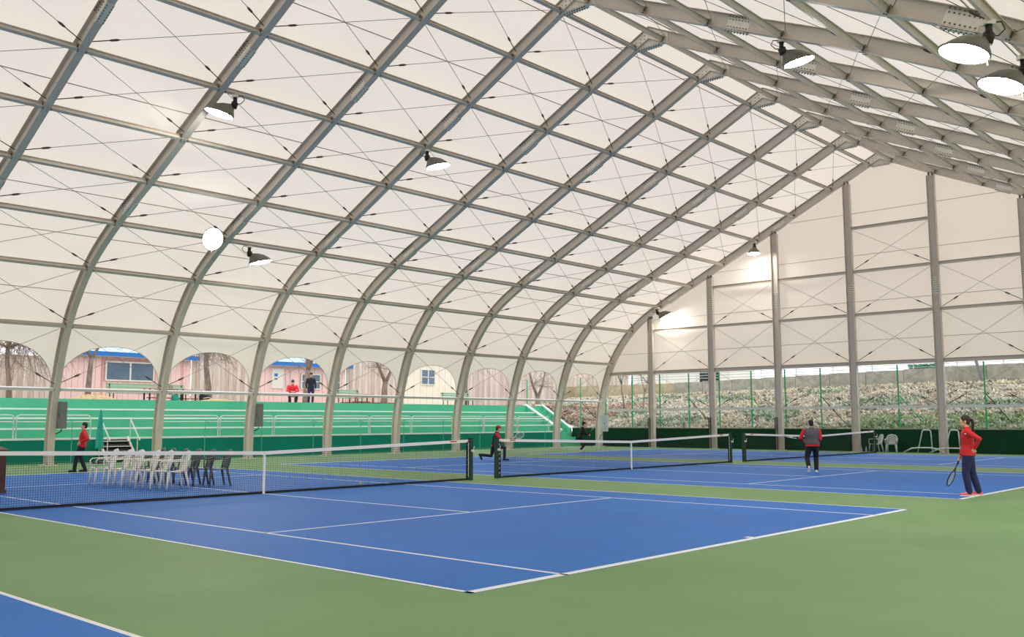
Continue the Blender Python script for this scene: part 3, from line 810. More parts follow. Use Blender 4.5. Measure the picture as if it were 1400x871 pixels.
# retaining wall and railing on top of the bank
t = thing('retaining_wall', 'grey weathered concrete retaining wall on top of the bank', 'wall', (48.2, 0, 3.2))
for i in range(24):
    y = 20.4-2.4*i; h = 1.66-0.022*max(0, y+2)
    MB().box(0, 0.35, y-2.37, y, 0, h).build('panel', M_conc, t)
t = thing('bank_railing', 'white pipe railing above the concrete retaining wall', 'railing', (48.75, 0, 4.35))
for i in range(22): MB().tube([(0, 24-2.6*i, 0.0), (0, 24-2.6*i, 1.9)], 0.035, 6).build('post', M_rail, t)
for z in (0.3, 0.5, 0.7, 0.9, 1.2, 1.55, 1.85): MB().tube([(0, 26, z), (0, -34, z)], 0.022, 6).build('pipe', M_boxl, t)
t = thing('clipped_hedge', 'dark green hedge strip behind the white pipe railing', 'hedge', (50.0, 0, 4.35))
mh = MB(); rnd = random.Random(5)
for _ in range(1100):
    p = V((rnd.uniform(-0.4, 0.4), rnd.uniform(2.2, 3.9), rnd.uniform(0.0, 0.75))); a = V((rnd.gauss(0, 1), rnd.gauss(0, 1), rnd.gauss(0, 1))).normalized()*0.09; b_ = a.orthogonal().normalized()*0.05
    i0 = len(mh.v); mh.v += [tuple(p-a), tuple(p+b_), tuple(p+a), tuple(p-b_)]; mh.f.append((i0, i0+1, i0+2, i0+3))
stuff(mh.build('foliage', mat('hedge leaf', (40, 130, 84), 0.8), t))
for i in range(3): MB().tube([(0, 2.4+i*0.6, 0), (0.05, 2.4+i*0.6, 0.5)], 0.03, 5).build('stem', M_twig, t)
t = thing('flat_shed', 'low white shed with dark doorway beyond the bank, upper middle', 'shed', (53, 23.0, 4.35))
MB().box(0, 4, -4.5, 4.5, 0, 2.3).build('wall', M_white, t)
MB().box(-0.05, 0.0, -3.6, -1.9, 0.0, 1.75).build('doorway', M_dnavy, t)
MB().box(-0.3, 4.2, -4.7, 4.7, 2.3, 2.45).build('roof', M_boxl, t)
t = thing('slanted_pole', 'dark slanted pole leaning above the bank, right side', 'pole', (47.8, -1.1, 3.75))
MB().tube([(0, 0, -0.2), (0, 0.45, 1.8)], 0.09, 8).build('shaft', M_boxg, t); MB().tube([(0, 0.44, 1.75), (0, 0.47, 1.9)], 0.1, 8).build('cap', M_dark, t)

# ------------------------------------------------------------------ houses and fences above the terraces
Z0 = 2.5
def boards(parent, x0, x1, z0, z1, y, w, m, name='board', gaps=()):
    n = max(1, round((x1-x0)/w)); bw = (x1-x0)/n
    for i in range(n):
        a, b = x0+i*bw, x0+(i+1)*bw
        segs = [(z0, z1)]
        for gx0, gx1, gz0, gz1 in gaps:
            if a < gx1-0.02 and b > gx0+0.02: segs = [(z0, gz0), (gz1, z1)]
        for s0, s1 in segs:
            if s1-s0 > 0.05: MB().box(a+0.008, b-0.008, y-0.02-0.012*(i % 2), y+0.03, s0, s1).build(name, m if not isinstance(m, list) else m[(i*7+i//3) % len(m)], parent)
def window(parent, x0, x1, z0, z1, y, fm, panes=2, rows=1):
    f = MB(); fw = 0.07
    f.box(x0-fw, x1+fw, y-0.08, y, z0-fw, z0).box(x0-fw, x1+fw, y-0.08, y, z1, z1+fw).box(x0-fw, x0, y-0.08, y, z0, z1).box(x1, x1+fw, y-0.08, y, z0, z1)
    for i in range(1, panes): xx = x0+(x1-x0)*i/panes; f.box(xx-0.04, xx+0.04, y-0.075, y, z0, z1)
    for i in range(1, rows): zz = z0+(z1-z0)*i/rows; f.box(x0, x1, y-0.07, y, zz-0.025, zz+0.025)
    w = f.build('window', fm, parent)
    for i in range(panes):
        a = x0+(x1-x0)*i/panes+0.03; b = x0+(x1-x0)*(i+1)/panes-0.03
        MB().box(a, b, y-0.045, y-0.03, z0, z1).build('pane', M_glass, w)
def house(lab, x0, x1, y, h, m, name='house', blue=True, depth=5, gaps=(), w=0.30):
    t = thing(name, lab, 'house', (0, 0, 0))
    MB().box(x0, x1, y+0.03, y+depth, Z0, Z0+h).build('wall', m, t)
    boards(t, x0, x1, Z0+0.12, Z0+h, y, w, m, gaps=gaps)
    MB().box(x0-0.02, x1+0.02, y-0.06, y+0.02, Z0, Z0+0.12).build('plinth', M_rust, t)
    if blue:
        MB().box(x0-0.3, x1+0.3, y-0.42, y-0.36, Z0+h-0.02, Z0+h+0.22).build('fascia', M_bluef, t)
        r = MB().hexa([(x0-0.3, y-0.4, Z0+h+0.12), (x1+0.3, y-0.4, Z0+h+0.12), (x1+0.3, y+depth, Z0+h+1.2), (x0-0.3, y+depth, Z0+h+1.2), (x0-0.3, y-0.4, Z0+h+0.22), (x1+0.3, y-0.4, Z0+h+0.22), (x1+0.3, y+depth, Z0+h+1.3), (x0-0.3, y+depth, Z0+h+1.3)]).build('roof', M_broof, t)
        for i in range(int((x1-x0)/0.5)): MB().bar((x0+0.5*i, y-0.4, Z0+h+0.235), (x0+0.5*i, y+depth, Z0+h+1.315), 0.03, 0.03).build('roof_rib', M_broof, r)
    return t
YB = 31.0
h1 = house('pink boarded house with blue roof edge and wide two pane window', 7.75, 15.2, YB, 2.5, M_pink, gaps=((10.3, 13.05, 3.7, 4.75),))
window(h1, 10.4, 12.95, 3.78, 4.68, YB-0.03, M_white, 2)
MB().box(10.2, 13.1, YB-0.06, YB-0.03, 4.78, 4.86).build('lintel', M_pinkt, h1)
for xx in (7.75, 10.2, 13.1, 14.7): MB().box(xx-0.04, xx+0.04, YB-0.055, YB-0.02, Z0+0.1, 5.0).build('batten', M_pinkt, h1)
h2 = house('pink boarded house with white framed windows behind the two spectators', 19.7, 26.0, YB, 2.45, M_pink, gaps=((22.5, 24.05, 3.55, 4.55), (24.6, 25.6, 3.55, 4.55)))
window(h2, 22.62, 23.95, 3.62, 4.45, YB-0.03, M_white, 2, 2); window(h2, 24.7, 25.5, 3.62, 4.45, YB-0.03, M_white, 1, 2)
sg = MB().box(20.45, 21.25, YB-0.07, YB-0.035, 3.55, 4.75).build('notice_board', M_white, h2)
MB().box(20.62, 20.86, YB-0.078, YB-0.071, 4.28, 4.45).build('blue_print', M_bluef, sg)
MB().box(20.64, 20.84, YB-0.078, YB-0.071, 4.08, 4.18).build('grey_print', M_boxg, sg)
MB().tube([(21.45, YB-0.06, 3.6), (21.4, YB-0.06, 4.7), (21.55, YB-0.06, 4.8), (21.75, YB-0.06, 4.6), (21.8, YB-0.06, 3.6)], 0.015, 5).build('hanging_hose', M_boxl, h2)
h3 = house('cream house with one white four pane window, right of the forked tree', 31.0, 36.0, YB, 3.4, M_cream, blue=False)
window(h3, 32.55, 33.75, 4.15, 5.12, YB-0.03, M_white, 2, 2)
MB().box(30.8, 36.2, YB-0.4, YB+5.2, 5.9, 6.05).build('roof', M_boxl, h3)
h4 = house('weathered house with blue roof edge behind bare branches at far left', -4.0, 4.8, YB+1.5, 3.2, M_plank[1])
def plank_fence(lab, x0, x1, y, h, w=0.26):
    t = thing('plank_fence', lab, 'fence', (0, 0, 0))
    boards(t, x0, x1, Z0, Z0+h, y, w, M_plank, 'plank')
    for zz in (0.4, h-0.4): MB().box(x0, x1, y+0.03, y+0.09, Z0+zz, Z0+zz+0.1).build('cross_rail', M_plank[1], t)
plank_fence('grey plank fence left of the pink house with the wide window', -6.0, 7.6, YB, 2.35)
plank_fence('grey plank fence between the two pink houses', 15.25, 19.65, YB, 3.1)
plank_fence('grey plank fence between the second pink house and the cream house', 26.05, 30.95, YB, 3.1)
plank_fence('long grey plank fence right of the cream house', 36.05, 58.0, YB+0.5, 3.3, 0.3)
tg = struct(MB().box(36.2, 60, 30.6, 60, 1.5, 2.5).build('ground_upper_right', M_gravel), 'pale dirt ground behind the bank')

def tree(lab, x, y, z, h, lean, r, forks, seed, kind='bare_tree', spread=1.0, twigs=60, droop=0.0):
    rnd = random.Random(seed); t = thing(kind, lab, 'tree', (x, y, z))
    tops = []
    trunk = [(0, 0, -0.1), (lean*0.3, 0, h*0.35), (lean*0.8, 0.05, h*0.7), (lean, 0, h)]
    MB().tube(trunk, [r*1.25, r, r*0.9, r*0.75], 10).build('trunk', M_bark, t, smooth=True)
    for i in range(forks):
        a = rnd.uniform(0, 2*PI) if forks > 3 else (PI*i+rnd.uniform(-0.3, 0.3)); L = rnd.uniform(1.2, 2.2)*spread
        p0 = V((lean, 0, h-0.1)); d = V((math.cos(a)*0.6, math.sin(a)*0.25, 1.0-droop)).normalized()
        pts = [p0, p0+d*L*0.4+V((0, 0, 0.05)), p0+d*L+V((rnd.uniform(-.2, .2), rnd.uniform(-.2, .2), 0.1))]
        MB().tube(pts, [r*0.6, r*0.45, r*0.25], 7).build('branch', M_bark, t, smooth=True); tops += [pts[1], pts[2]]
    m = MB()
    for _ in range(twigs):
        p = V(rnd.choice(tops)); a = rnd.uniform(0, 2*PI); d = V((math.cos(a), math.sin(a)*0.6, rnd.uniform(-0.3, 0.8)-droop)).normalized()
        L = rnd.uniform(0.5, 1.6)*spread; q = p+d*L*0.5+V((0, 0, 0.1)); e = p+d*L+V((0, 0, -droop*0.5))
        m.tube([p, q, e], [0.016, 0.011, 0.005], 3, caps=False)
        for __ in range(3):
            f = q+(e-q)*rnd.random(); m.tube([f, f+V((rnd.uniform(-.4, .4), rnd.uniform(-.4, .4), rnd.uniform(-.25, .35)))], [0.007, 0.003], 3, caps=False)
    stuff(m.build('twigs', M_twig, t))
YT = 27.0
tree('bare tree with drooping fine twigs at the far left edge', 4.3, YT, Z0, 2.5, -0.2, 0.11, 6, 1, spread=1.5, twigs=300, droop=0.8)
tree('bare grey tree trunk in front of the pink house with wide window', 7.75, YT, Z0, 2.15, 0.12, 0.13, 3, 2)
tree('bare grey tree trunk in front of the fence between the pink houses', 14.1, YT, Z0, 2.7, -0.25, 0.15, 3, 3, twigs=200, droop=0.6)
tree('bare grey tree trunk beside the standing spectator', 20.15, YT, Z0, 2.0, 0.1, 0.18, 4, 4)
tree('thick leaning bare tree left of the cream house', 25.9, YT, Z0, 1.5, 0.1, 0.2, 2, 5, spread=1.2)
tree('thin bare tree trunk right of the cream house', 33.0, YT, Z0, 2.0, 0.1, 0.09, 3, 6)
tree('forked bare tree standing above the end of the terraces', 40.4, YT, hgt(40.4, YT)-0.1, 0.9, -0.05, 0.2, 2, 9, spread=1.5)
tree('thin bare sapling on the bank behind the left end column', 40.0, 17.6, hgt(40, 17.6), 1.6, 0.3, 0.05, 3, 10, twigs=50)
tree('slim dark sapling beside the corner arch on the bank', 42.0, 20.5, hgt(42, 20.5), 1.8, -0.3, 0.06, 4, 11, twigs=60)
# far hazy trees
for i, (x, y) in enumerate(((57, 21), (56, 25), (55, 29), (58, 33))):
    tree('hazy bare tree far behind the bank, %s of four counted from the right' % ORD[i], x, y, 4.3, 2.2, 0.3, 0.12, 5, 20+i, spread=1.8, twigs=120)

# benches, tables and small things on the upper level
def bench(lab, x, y, L, back=True):
    t = thing('park_bench', lab, 'bench', (x, y, Z0), 0, 'pale green benches')
    for i in range(3): MB().box(0, L, -0.2+i*0.14, -0.08+i*0.14, 0.42, 0.45).build('seat_slat', M_bench, t)
    if back:
        for i in range(3): MB().box(0, L, 0.24+0.03*i, 0.265+0.03*i, 0.55+i*0.13, 0.66+i*0.13).build('back_slat', M_bench, t)
    for xx in (0.15, L-0.15):
        MB().box(xx-0.02, xx+0.02, -0.2, -0.16, 0, 0.42).box(xx-0.02, xx+0.02, 0.2, 0.24, 0, 0.42).box(xx-0.02, xx+0.02, 0.27, 0.3, 0.42, 0.9 if back else 0.44).build('leg_frame', M_dark, t)
bench('long pale green bench under the wide house window', 8.5, YB-4.6, 4.0)
bench('pale green bench right of the standing spectator', 22.1, YB-4.5, 1.7)
bench('pale green bench in front of the cream house', 30.5, YB-4.5, 2.6)
def table(lab, x, y, L, m=M_dark):
    t = thing('outdoor_table', lab, 'table', (x, y, Z0), 0, 'outdoor tables')
    MB().box(0, L, -0.35, 0.35, 0.66, 0.70).build('tabletop', M_plank[1], t)
    for xx in (0.1, L-0.1):
        for yy in (-0.28, 0.28): MB().box(xx-0.03, xx+0.03, yy-0.03, yy+0.03, 0, 0.66).build('leg', m, t)
    MB().box(0.1, L-0.1, -0.02, 0.02, 0.2, 0.25).build('stretcher', M_rust, t)
table('dark legged outdoor table between the first two arches beside a teal pail', 12.05, 26.6, 1.3)
table('dark legged outdoor table at the right end of the long bench', 9.9, 25.6, 1.9)
table('dark topped outdoor table before the middle plank fence', 23.0, 26.5, 1.5, M_rust)
t = thing('teal_pail', 'upturned teal pail on the ground beside the outdoor table', 'pail', (11.45, 25.6, Z0))
MB().lathe([(0.22, 0.0), (0.17, 0.36), (0.16, 0.38)], 14).build('body', M_teal, t, smooth=True); MB().tube([(-0.2, 0, 0.1), (-0.12, 0, 0.5), (0.0, 0, 0.55), (0.12, 0, 0.5), (0.2, 0, 0.1)], 0.012, 5).build('handle', M_rail, t)
for i, (x, m, lab) in enumerate(((11.25, M_bag, 'crimson and white bag on the long bench'), (11.85, M_black, 'black bag on the long bench at its right end'))):
    t = thing('sports_bag', lab, 'bag', (x-0.2, YB-4.55, Z0+0.45), 0, 'bags on the long bench')
    MB().ball((0, 0, 0.17), 0.24, 0.15, 0.17).build('body', m, t, smooth=True); MB().ball((0.05, -0.12, 0.14), 0.1, 0.06, 0.1).build('pocket', M_white if i == 0 else M_vest, t, smooth=True)
    MB().tube([(-0.12, 0, 0.3), (-0.06, 0, 0.4), (0.06, 0, 0.4), (0.12, 0, 0.3)], 0.012, 5).build('handle', M_dark, t)
t = thing('tarp_bundle', 'dark blue tarp bundle at the foot of a tree trunk', 'bundle', (13.55, 26.4, Z0))
MB().ball((0, 0, 0.2), 0.28, 0.25, 0.26).ball((-0.2, 0, 0.3), 0.14, 0.16, 0.3).build('body', M_dnavy, t, smooth=True); MB().tube([(-0.25, -0.2, 0.25), (0.0, -0.27, 0.3), (0.25, -0.2, 0.25)], 0.02, 5).build('rope', M_rail, t)
def heap(lab, x, y, w, h, seed):
    m = MB(); rnd = random.Random(seed); n = 18; k = 8
    for i in range(k+1):
        for j in range(n):
            r = i/k; a = 2*PI*j/n; m.v.append((math.cos(a)*r*w, math.sin(a)*r*0.6, h*(1-r*r)*(0.85+0.3*rnd.random())))
    for i in range(k):
        for j in range(n): m.f.append((i*n+j, i*n+(j+1) % n, (i+1)*n+(j+1) % n, (i+1)*n+j))
    tag(m.build('mulch_heap', mat('straw mulch', (214, 192, 146), 0.95, rgb2=(170, 146, 104), scale=8, bump=0.8), None, (x, y, Z0), smooth=True), lab, 'heap', 'mulch heaps')
heap('heap of pale straw mulch at the foot of the left tree trunk', 7.4, 25.5, 1.3, 0.32, 1); heap('heap of pale straw mulch before the fence between the pink houses', 13.7, 25.5, 1.4, 0.22, 2)
t = thing('rust_beam_pile', 'pile of rust red beams before the middle plank fence', 'beams', (23.5, 27.5, Z0))
for i in range(3): MB().box(0, 4.2-i*0.8, i*0.25, i*0.25+0.2, 0, 0.22).build('beam', M_rust, t)

# ------------------------------------------------------------------ people
DG = None
def shell(mb, name, m, parent, voxel=0.012, smooth=3):
    me = mb.mesh(name, m, True); o = put(name, me, parent)
    r = o.modifiers.new('r', 'REMESH'); r.mode = 'VOXEL'; r.voxel_size = voxel; r.use_smooth_shade = True
    s = o.modifiers.new('s', 'SMOOTH'); s.factor = 0.5; s.iterations = smooth
    dg = bpy.context.evaluated_depsgraph_get(); dg.update()
    me2 = bpy.data.meshes.new_from_object(o.evaluated_get(dg)); o.modifiers.clear(); o.data = me2
    if not me2.materials: me2.materials.append(m)
    me2.polygons.foreach_set('use_smooth', [True]*len(me2.polygons)); return o
def ik(a, c, l1, l2, pole):
    a, c = V(a), V(c); d = c-a; L = d.length
    if L > (l1+l2)*0.998: c = a+d*((l1+l2)*0.998/L); d = c-a; L = d.length
    x = (l1*l1-l2*l2+L*L)/(2*L); h = math.sqrt(max(0, l1*l1-x*x)); u = d/L
    p = V(pole); p = (p-u*p.dot(u)).normalized(); return a+u*x+p*h, c
def limb(mb, pts, rs, n=12):
    mb.tube(pts, rs, n)
    for p, r in zip(pts, rs): mb.ball(p, r*0.99, nu=12, nv=8)
def hand(mb, w, d, nrm, side, curl):
    """w wrist, d direction, nrm palm normal, thumb on +side of d x nrm"""
    w, d = V(w), V(d).normalized(); nrm = V(nrm); nrm = (nrm-d*nrm.dot(d)).normalized(); lat = d.cross(nrm)*side
    R = Matrix((d, lat, nrm)).transposed()
    mb.ball(w+d*0.055, 0.055, 0.042, 0.017, 12, 8, R); mb.tube([w-d*0.04, w+d*0.03], [0.026, 0.028], 10)
    for i, (o, l) in enumerate(((0.030, 0.072), (0.010, 0.082), (-0.010, 0.076), (-0.029, 0.060))):
        p = w+d*(0.092-0.006*abs(i-1))+lat*o; dd = d.copy(); pts = [p-d*0.02, p]
        for k in range(3):
            a = curl*(0.55+0.25*k); dd = (dd*math.cos(a)+nrm*math.sin(a)).normalized(); 
            p = p+dd*l*(0.45, 0.32, 0.23)[k]; pts.append(p)
            nrm2 = nrm
        mb.tube(pts, [0.0095, 0.0095, 0.009, 0.0085, 0.007], 7)
    p = w+d*0.03+lat*0.035; q = p+(d*0.6+lat*0.7+nrm*0.25*curl).normalized()*0.04; mb.tube([p-lat*0.015, p, q, q+(d*0.9+lat*0.2+nrm*0.4*curl).normalized()*0.032], [0.012, 0.012, 0.011, 0.008], 7)
def racket(lab, grip, direction, face, frame_m, parent_rz=0):
    """grip: butt position, direction: along the shaft"""
    d = V(direction).normalized(); f = V(face); f = (f-d*f.dot(d)).normalized(); a = d.cross(f)
    t = thing('tennis_racket', lab, 'racket', grip, 0, 'tennis rackets')
    P = lambda x, y, z=0: V(d*x+a*y+f*z)
    MB().tube([P(0, 0), P(0.19, 0)], [0.017, 0.015], 8).build('grip', M_black, t, smooth=True)
    MB().tube([P(0.19, 0), P(0.26, 0)], 0.011, 6).tube([P(0.25, 0), P(0.36, 0.05)], 0.009, 6).tube([P(0.25, 0), P(0.36, -0.05)], 0.009, 6).build('throat', frame_m, t, smooth=True)
    ring = [P(0.515+0.17*math.cos(2*PI*i/28), 0.13*math.sin(2*PI*i/28)) for i in range(28)]
    MB().tube(ring, 0.012, 6, closed=True).build('head_frame', frame_m, t, smooth=True)
    s = MB()
    for i in range(-6, 7):
        y = i*0.019; x = 0.17*math.sqrt(max(0, 1-(y/0.13)**2)); s.wire(P(0.515-x, y), P(0.515+x, y), 0.0014)
        x = i*0.025; y = 0.13*math.sqrt(max(0, 1-(x/0.17)**2)); s.wire(P(0.515+x, -y), P(0.515+x, y), 0.0014)
    stuff(s.build('strings', M_string, t)); return t

def person(lab, loc, rz, pelvis, lean, ankles, toes, wrists, elbows, top, legs, shoes, hair, head_turn=(0, 0), s=1.0, voxel=0.010,
           vest=None, cap=None, ponytail=False, knees=((1, 0.1, 0), (1, -0.1, 0)), hands=None, foot_pitch=(0, 0), wide=1.0, curl=(0.6, 0.6)):
    t = thing('person', lab, 'person', loc, rz); t.scale = (s,)*3
    P = V(pelvis); U = V(lean).normalized(); Lt = V((0, 1, 0)); F = Lt.cross(U).normalized()
    nb = P+U*0.50; hip = [P+Lt*0.088-U*0.02, P-Lt*0.088-U*0.02]; sh = [nb-U*0.055+Lt*0.178*wide, nb-U*0.055-Lt*0.178*wide]
    kn, an = [], []
    for i in (0, 1):
        k, a = ik(hip[i], V(ankles[i]), 0.42, 0.415, knees[i]); kn.append(k); an.append(a)
    el, wr = [], []
    for i in (0, 1):
        e, w = ik(sh[i], V(wrists[i]), 0.285, 0.25, elbows[i]); el.append(e); wr.append(w)
    yw, pt = head_turn
    hd = V((math.cos(yw)*math.cos(pt), math.sin(yw)*math.cos(pt), math.sin(pt)))
    hl = V((-math.sin(yw), math.cos(yw), 0)); hu = hd.cross(hl)
    HC = nb+U*0.15+hd*0.025+hu*0.02
    HR = Matrix((hd, hl, hu)).transposed()
    H = lambda x, y, z: HC+HR @ V((x, y, z))
    LAT = (0, 1, 0)
    # body: one skin surface
    b = MB()
    b.tube([P-U*0.10, P, P+U*0.15, P+U*0.32, P+U*0.44, nb], [(0.14, 0.085), (0.155, 0.10), (0.125, 0.085), (0.15, 0.10), (0.15, 0.085), (0.06, 0.055)], 16, lat=LAT)
    b.tube([nb-U*0.04, nb+U*0.05, HC-hu*0.05-hd*0.02], [0.06, 0.052, 0.055], 12)
    b.ball(HC+hu*0.02-hd*0.01, 0.095, 0.076, 0.105, 16, 12, HR); b.ball(H(0.03, 0, -0.055), 0.058, 0.055, 0.062, 14, 10, HR); b.ball(H(0.062, 0, -0.092), 0.022, 0.028, 0.02, 10, 8, HR)
    b.tube([H(0.082, 0, 0.025), H(0.107, 0, -0.02), H(0.088, 0, -0.032)], [0.008, 0.015, 0.010], 8); b.ball(H(0.084, 0, -0.058), 0.012, 0.024, 0.010, 10, 8, HR)
    b.ball(H(0.072, 0.035, -0.01), 0.02, 0.022, 0.018, 8, 6, HR); b.ball(H(0.072, -0.035, -0.01), 0.02, 0.022, 0.018, 8, 6, HR)
    for y in (0.078, -0.078): b.ball(H(-0.005, y, -0.008), 0.02, 0.009, 0.032, 8, 6, HR)
    for i in (0, 1):
        limb(b, [sh[i]*0.9+(nb-U*0.08)*0.1, (sh[i]+el[i])/2, el[i], (el[i]+wr[i])/2, wr[i]], [0.045, 0.042, 0.038, 0.036, 0.026])
        limb(b, [hip[i], (hip[i]+kn[i])/2, kn[i], kn[i]*0.6+an[i]*0.4, an[i]], [0.085, 0.07, 0.052, 0.052, 0.036])
        hn = hands[i] if hands else ((wr[i]-el[i]), (0, -1 if i == 0 else 1, 0))
        hand(b, wr[i], hn[0], hn[1], (1 if i == 0 else -1)*(-1 if len(hn) > 2 else 1), curl[i])
        td = V((math.cos(toes[i]), math.sin(toes[i]), 0)); b.tube([an[i], an[i]+td*0.10-V((0, 0, 0.045))], [0.035, 0.03], 8)
    shell(b, 'body', M_skin, t, voxel*0.75, 2)
    for y in (0.030, -0.030):
        e = MB().ball(H(0.0805, y, 0.012), 0.012, 0.0135, 0.009, 8, 6, HR).build('eye', M_white, t, smooth=True); MB().ball(H(0.0905, y, 0.012), 0.004, 0.006, 0.006, 8, 6, HR).build('iris', M_dark, e)
        MB().tube([H(0.088, y-0.016, 0.034), H(0.092, y, 0.038), H(0.086, y+0.018, 0.034)], 0.0035, 5).build('eyebrow', hair, t)
    MB().tube([H(0.084, -0.022, -0.058), H(0.097, 0, -0.056), H(0.084, 0.022, -0.058)], 0.004, 6).build('mouth', mat('lips', (190, 104, 96), 0.5), t)
    # jacket
    j = MB(); q = 1.0*wide; e = 1+(wide-1)*0.8
    j.tube([P-U*0.07, P+U*0.03, P+U*0.16, P+U*0.32, P+U*0.43, nb-U*0.005, nb+U*0.045], [(0.178*q, 0.128*e), (0.172*q, 0.125*e), (0.152*q, 0.112*e), (0.172*q, 0.122*e), (0.17*q, 0.105*e), (0.09, 0.08), (0.066, 0.066)], 18, lat=LAT)
    for i in (0, 1):
        limb(j, [sh[i]-U*0.004, sh[i]*0.5+el[i]*0.5, el[i], el[i]*0.5+wr[i]*0.5, wr[i]*0.95+el[i]*0.05], [0.074, 0.064, 0.056, 0.050, 0.040])
    jo = shell(j, 'jacket', top, t, voxel)
    if vest:
        v = MB(); v.tube([P-U*0.0, P+U*0.05, P+U*0.16, P+U*0.32, P+U*0.43, nb+U*0.005, nb+U*0.05], [(0.186*q, 0.136*e), (0.185*q, 0.138*e), (0.168*q, 0.126*e), (0.188*q, 0.138*e), (0.182*q, 0.118*e), (0.10, 0.09), (0.073, 0.073)], 18, lat=LAT)
        for i in (0, 1): v.ball(sh[i]*0.9+(nb-U*0.06)*0.1, 0.074, nu=12, nv=8)
        shell(v, 'vest', vest, t, voxel)
    # trousers
    w_ = 1+(wide-1)*0.6
    g = MB(); g.tube([P-U*0.10, P-U*0.02, P+U*0.08], [(0.165*w_, 0.115*w_), (0.168*w_, 0.120*w_), (0.15, 0.108)], 16, lat=LAT)
    for i in (0, 1):
        limb(g, [hip[i]-U*0.02, hip[i]*0.5+kn[i]*0.5, kn[i], kn[i]*0.5+an[i]*0.5, an[i]+V((0, 0, 0.0))], [r*(1+(wide-1)*0.75) for r in (0.102, 0.088, 0.068, 0.064, 0.056)])
    shell(g, 'trousers', legs, t, voxel)
    for i in (0, 1):
        td = V((math.cos(toes[i])*math.cos(foot_pitch[i]), math.sin(toes[i])*math.cos(foot_pitch[i]), -math.sin(foot_pitch[i]))); ln = V((-math.sin(toes[i]), math.cos(toes[i]), 0)); uu = td.cross(ln)
        A = an[i]-uu*0.045
        f = MB(); f.tube([A-td*0.075, A-td*0.05, A+td*0.02, A+td*0.10, A+td*0.165, A+td*0.19], [(0.022, 0.026), (0.036, 0.046), (0.040, 0.050), (0.044, 0.034), (0.038, 0.024), (0.016, 0.012)], 12, lat=ln); f.tube([an[i]+uu*0.03, A], [0.044, 0.042], 10)
        so = shell(f, 'shoe', shoes, t, 0.008, 2)
        pl = [(-0.075, 0.025), (-0.03, 0.038), (0.06, 0.042), (0.12, 0.046), (0.175, 0.036), (0.195, 0.012)]
        poly = [A+td*x+ln*y-uu*0.022 for x, y in pl]+[A+td*x-ln*y-uu*0.022 for x, y in reversed(pl)]
        m = MB(); n = len(poly); m.v = [tuple(p) for p in poly]+[tuple(p-uu*0.024) for p in poly]
        m.f = [tuple(range(n)), tuple(reversed(range(n, 2*n)))]+[(k, k+n, (k+1) % n+n, (k+1) % n) for k in range(n)]
        m.build('sole', M_sole if shoes is not M_black else M_black, so)
    # hair
    h = MB()
    h.ball(H(-0.022, 0, 0.045), 0.100, 0.086, 0.098, 16, 12, HR); h.ball(H(-0.05, 0, -0.01), 0.062, 0.077, 0.085, 14, 10, HR)
    if ponytail:
        for y in (0.07, -0.07): h.tube([H(0.05, y*0.7, 0.10), H(0.035, y, 0.05), H(0.015, y*1.1, -0.005)], [0.02, 0.02, 0.012], 8)
        h.tube([H(-0.10, 0, 0.045), H(-0.145, 0, 0.03), H(-0.165, 0.0, -0.05), H(-0.15, 0, -0.15), H(-0.165, 0, -0.24), H(-0.16, 0, -0.29)], [0.028, 0.032, 0.034, 0.032, 0.022, 0.008], 10)
    hc = shell(h, 'hair', hair, t, 0.008, 2)
    if cap:
        c = MB(); c.ball(H(-0.012, 0, 0.075), 0.108, 0.092, 0.075, 16, 10, HR)
        c.tube([H(0.05, 0, 0.065), H(0.13, 0, 0.06), H(0.175, 0, 0.048)], [(0.085, 0.010), (0.075, 0.008), (0.04, 0.006)], 12, lat=hl)
        shell(c, 'cap', cap, t, 0.008, 2)
    return t, wr, el
def W(t, p):    # local point of a person to world
    a = t.rotation_euler.z; c, s_ = math.cos(a), math.sin(a); return V((t.location.x+t.scale.x*(p[0]*c-p[1]*s_), t.location.y+t.scale.x*(p[0]*s_+p[1]*c), t.location.z+t.scale.x*p[2]))
R_ = math.radians
# woman at the right, near the corner of the second court
pw, wr, _ = person('woman with dark ponytail in red jacket and navy trousers, hand on hip, at court corner', (9.42, -11.72, 0.005), R_(108),
    (0, 0, 0.93), (0.02, 0, 1), ((0.02, 0.11, 0.085), (-0.17, -0.10, 0.085)), (0.15, -0.2),
    ((-0.12, 0.185, 1.02), (0.16, -0.2, 0.80)), ((-1, 0.55, 0.1), (-0.6, -0.6, 0)), M_jred, M_navy, M_pinks, M_hairb,
    head_turn=(0.05, -0.03), voxel=0.009, s=0.965, wide=1.22, ponytail=True, hands=(((0.35, -0.25, -0.75), (0.3, -1, 0.2)), ((0.35, 0.15, -1), (0, 1, 0.1))), curl=(0.25, 1.0))
pw['category'] = 'person'
_e = MB().tube([(0.115, 0.10, 0.70), (0.10, 0.15, 0.60), (0.09, 0.16, 0.52)], [(0.008, 0.02), (0.010, 0.035), (0.006, 0.018)], 8, lat=(1, 0, 0)).build('purple_print', M_purp, pw, smooth=True)
MB().ball((0.04, 0.262, 1.33), 0.02, 0.03, 0.016).build('white_logo', M_white, pw, smooth=True)
racket('dark racket hanging from the right hand of the woman in red', W(pw, wr[1]+V((0.0, 0.01, -0.02))), V((math.cos(R_(108))*0.45, math.sin(R_(108))*0.45, -1)), (0.1, 0.95, 0.3), M_dark)
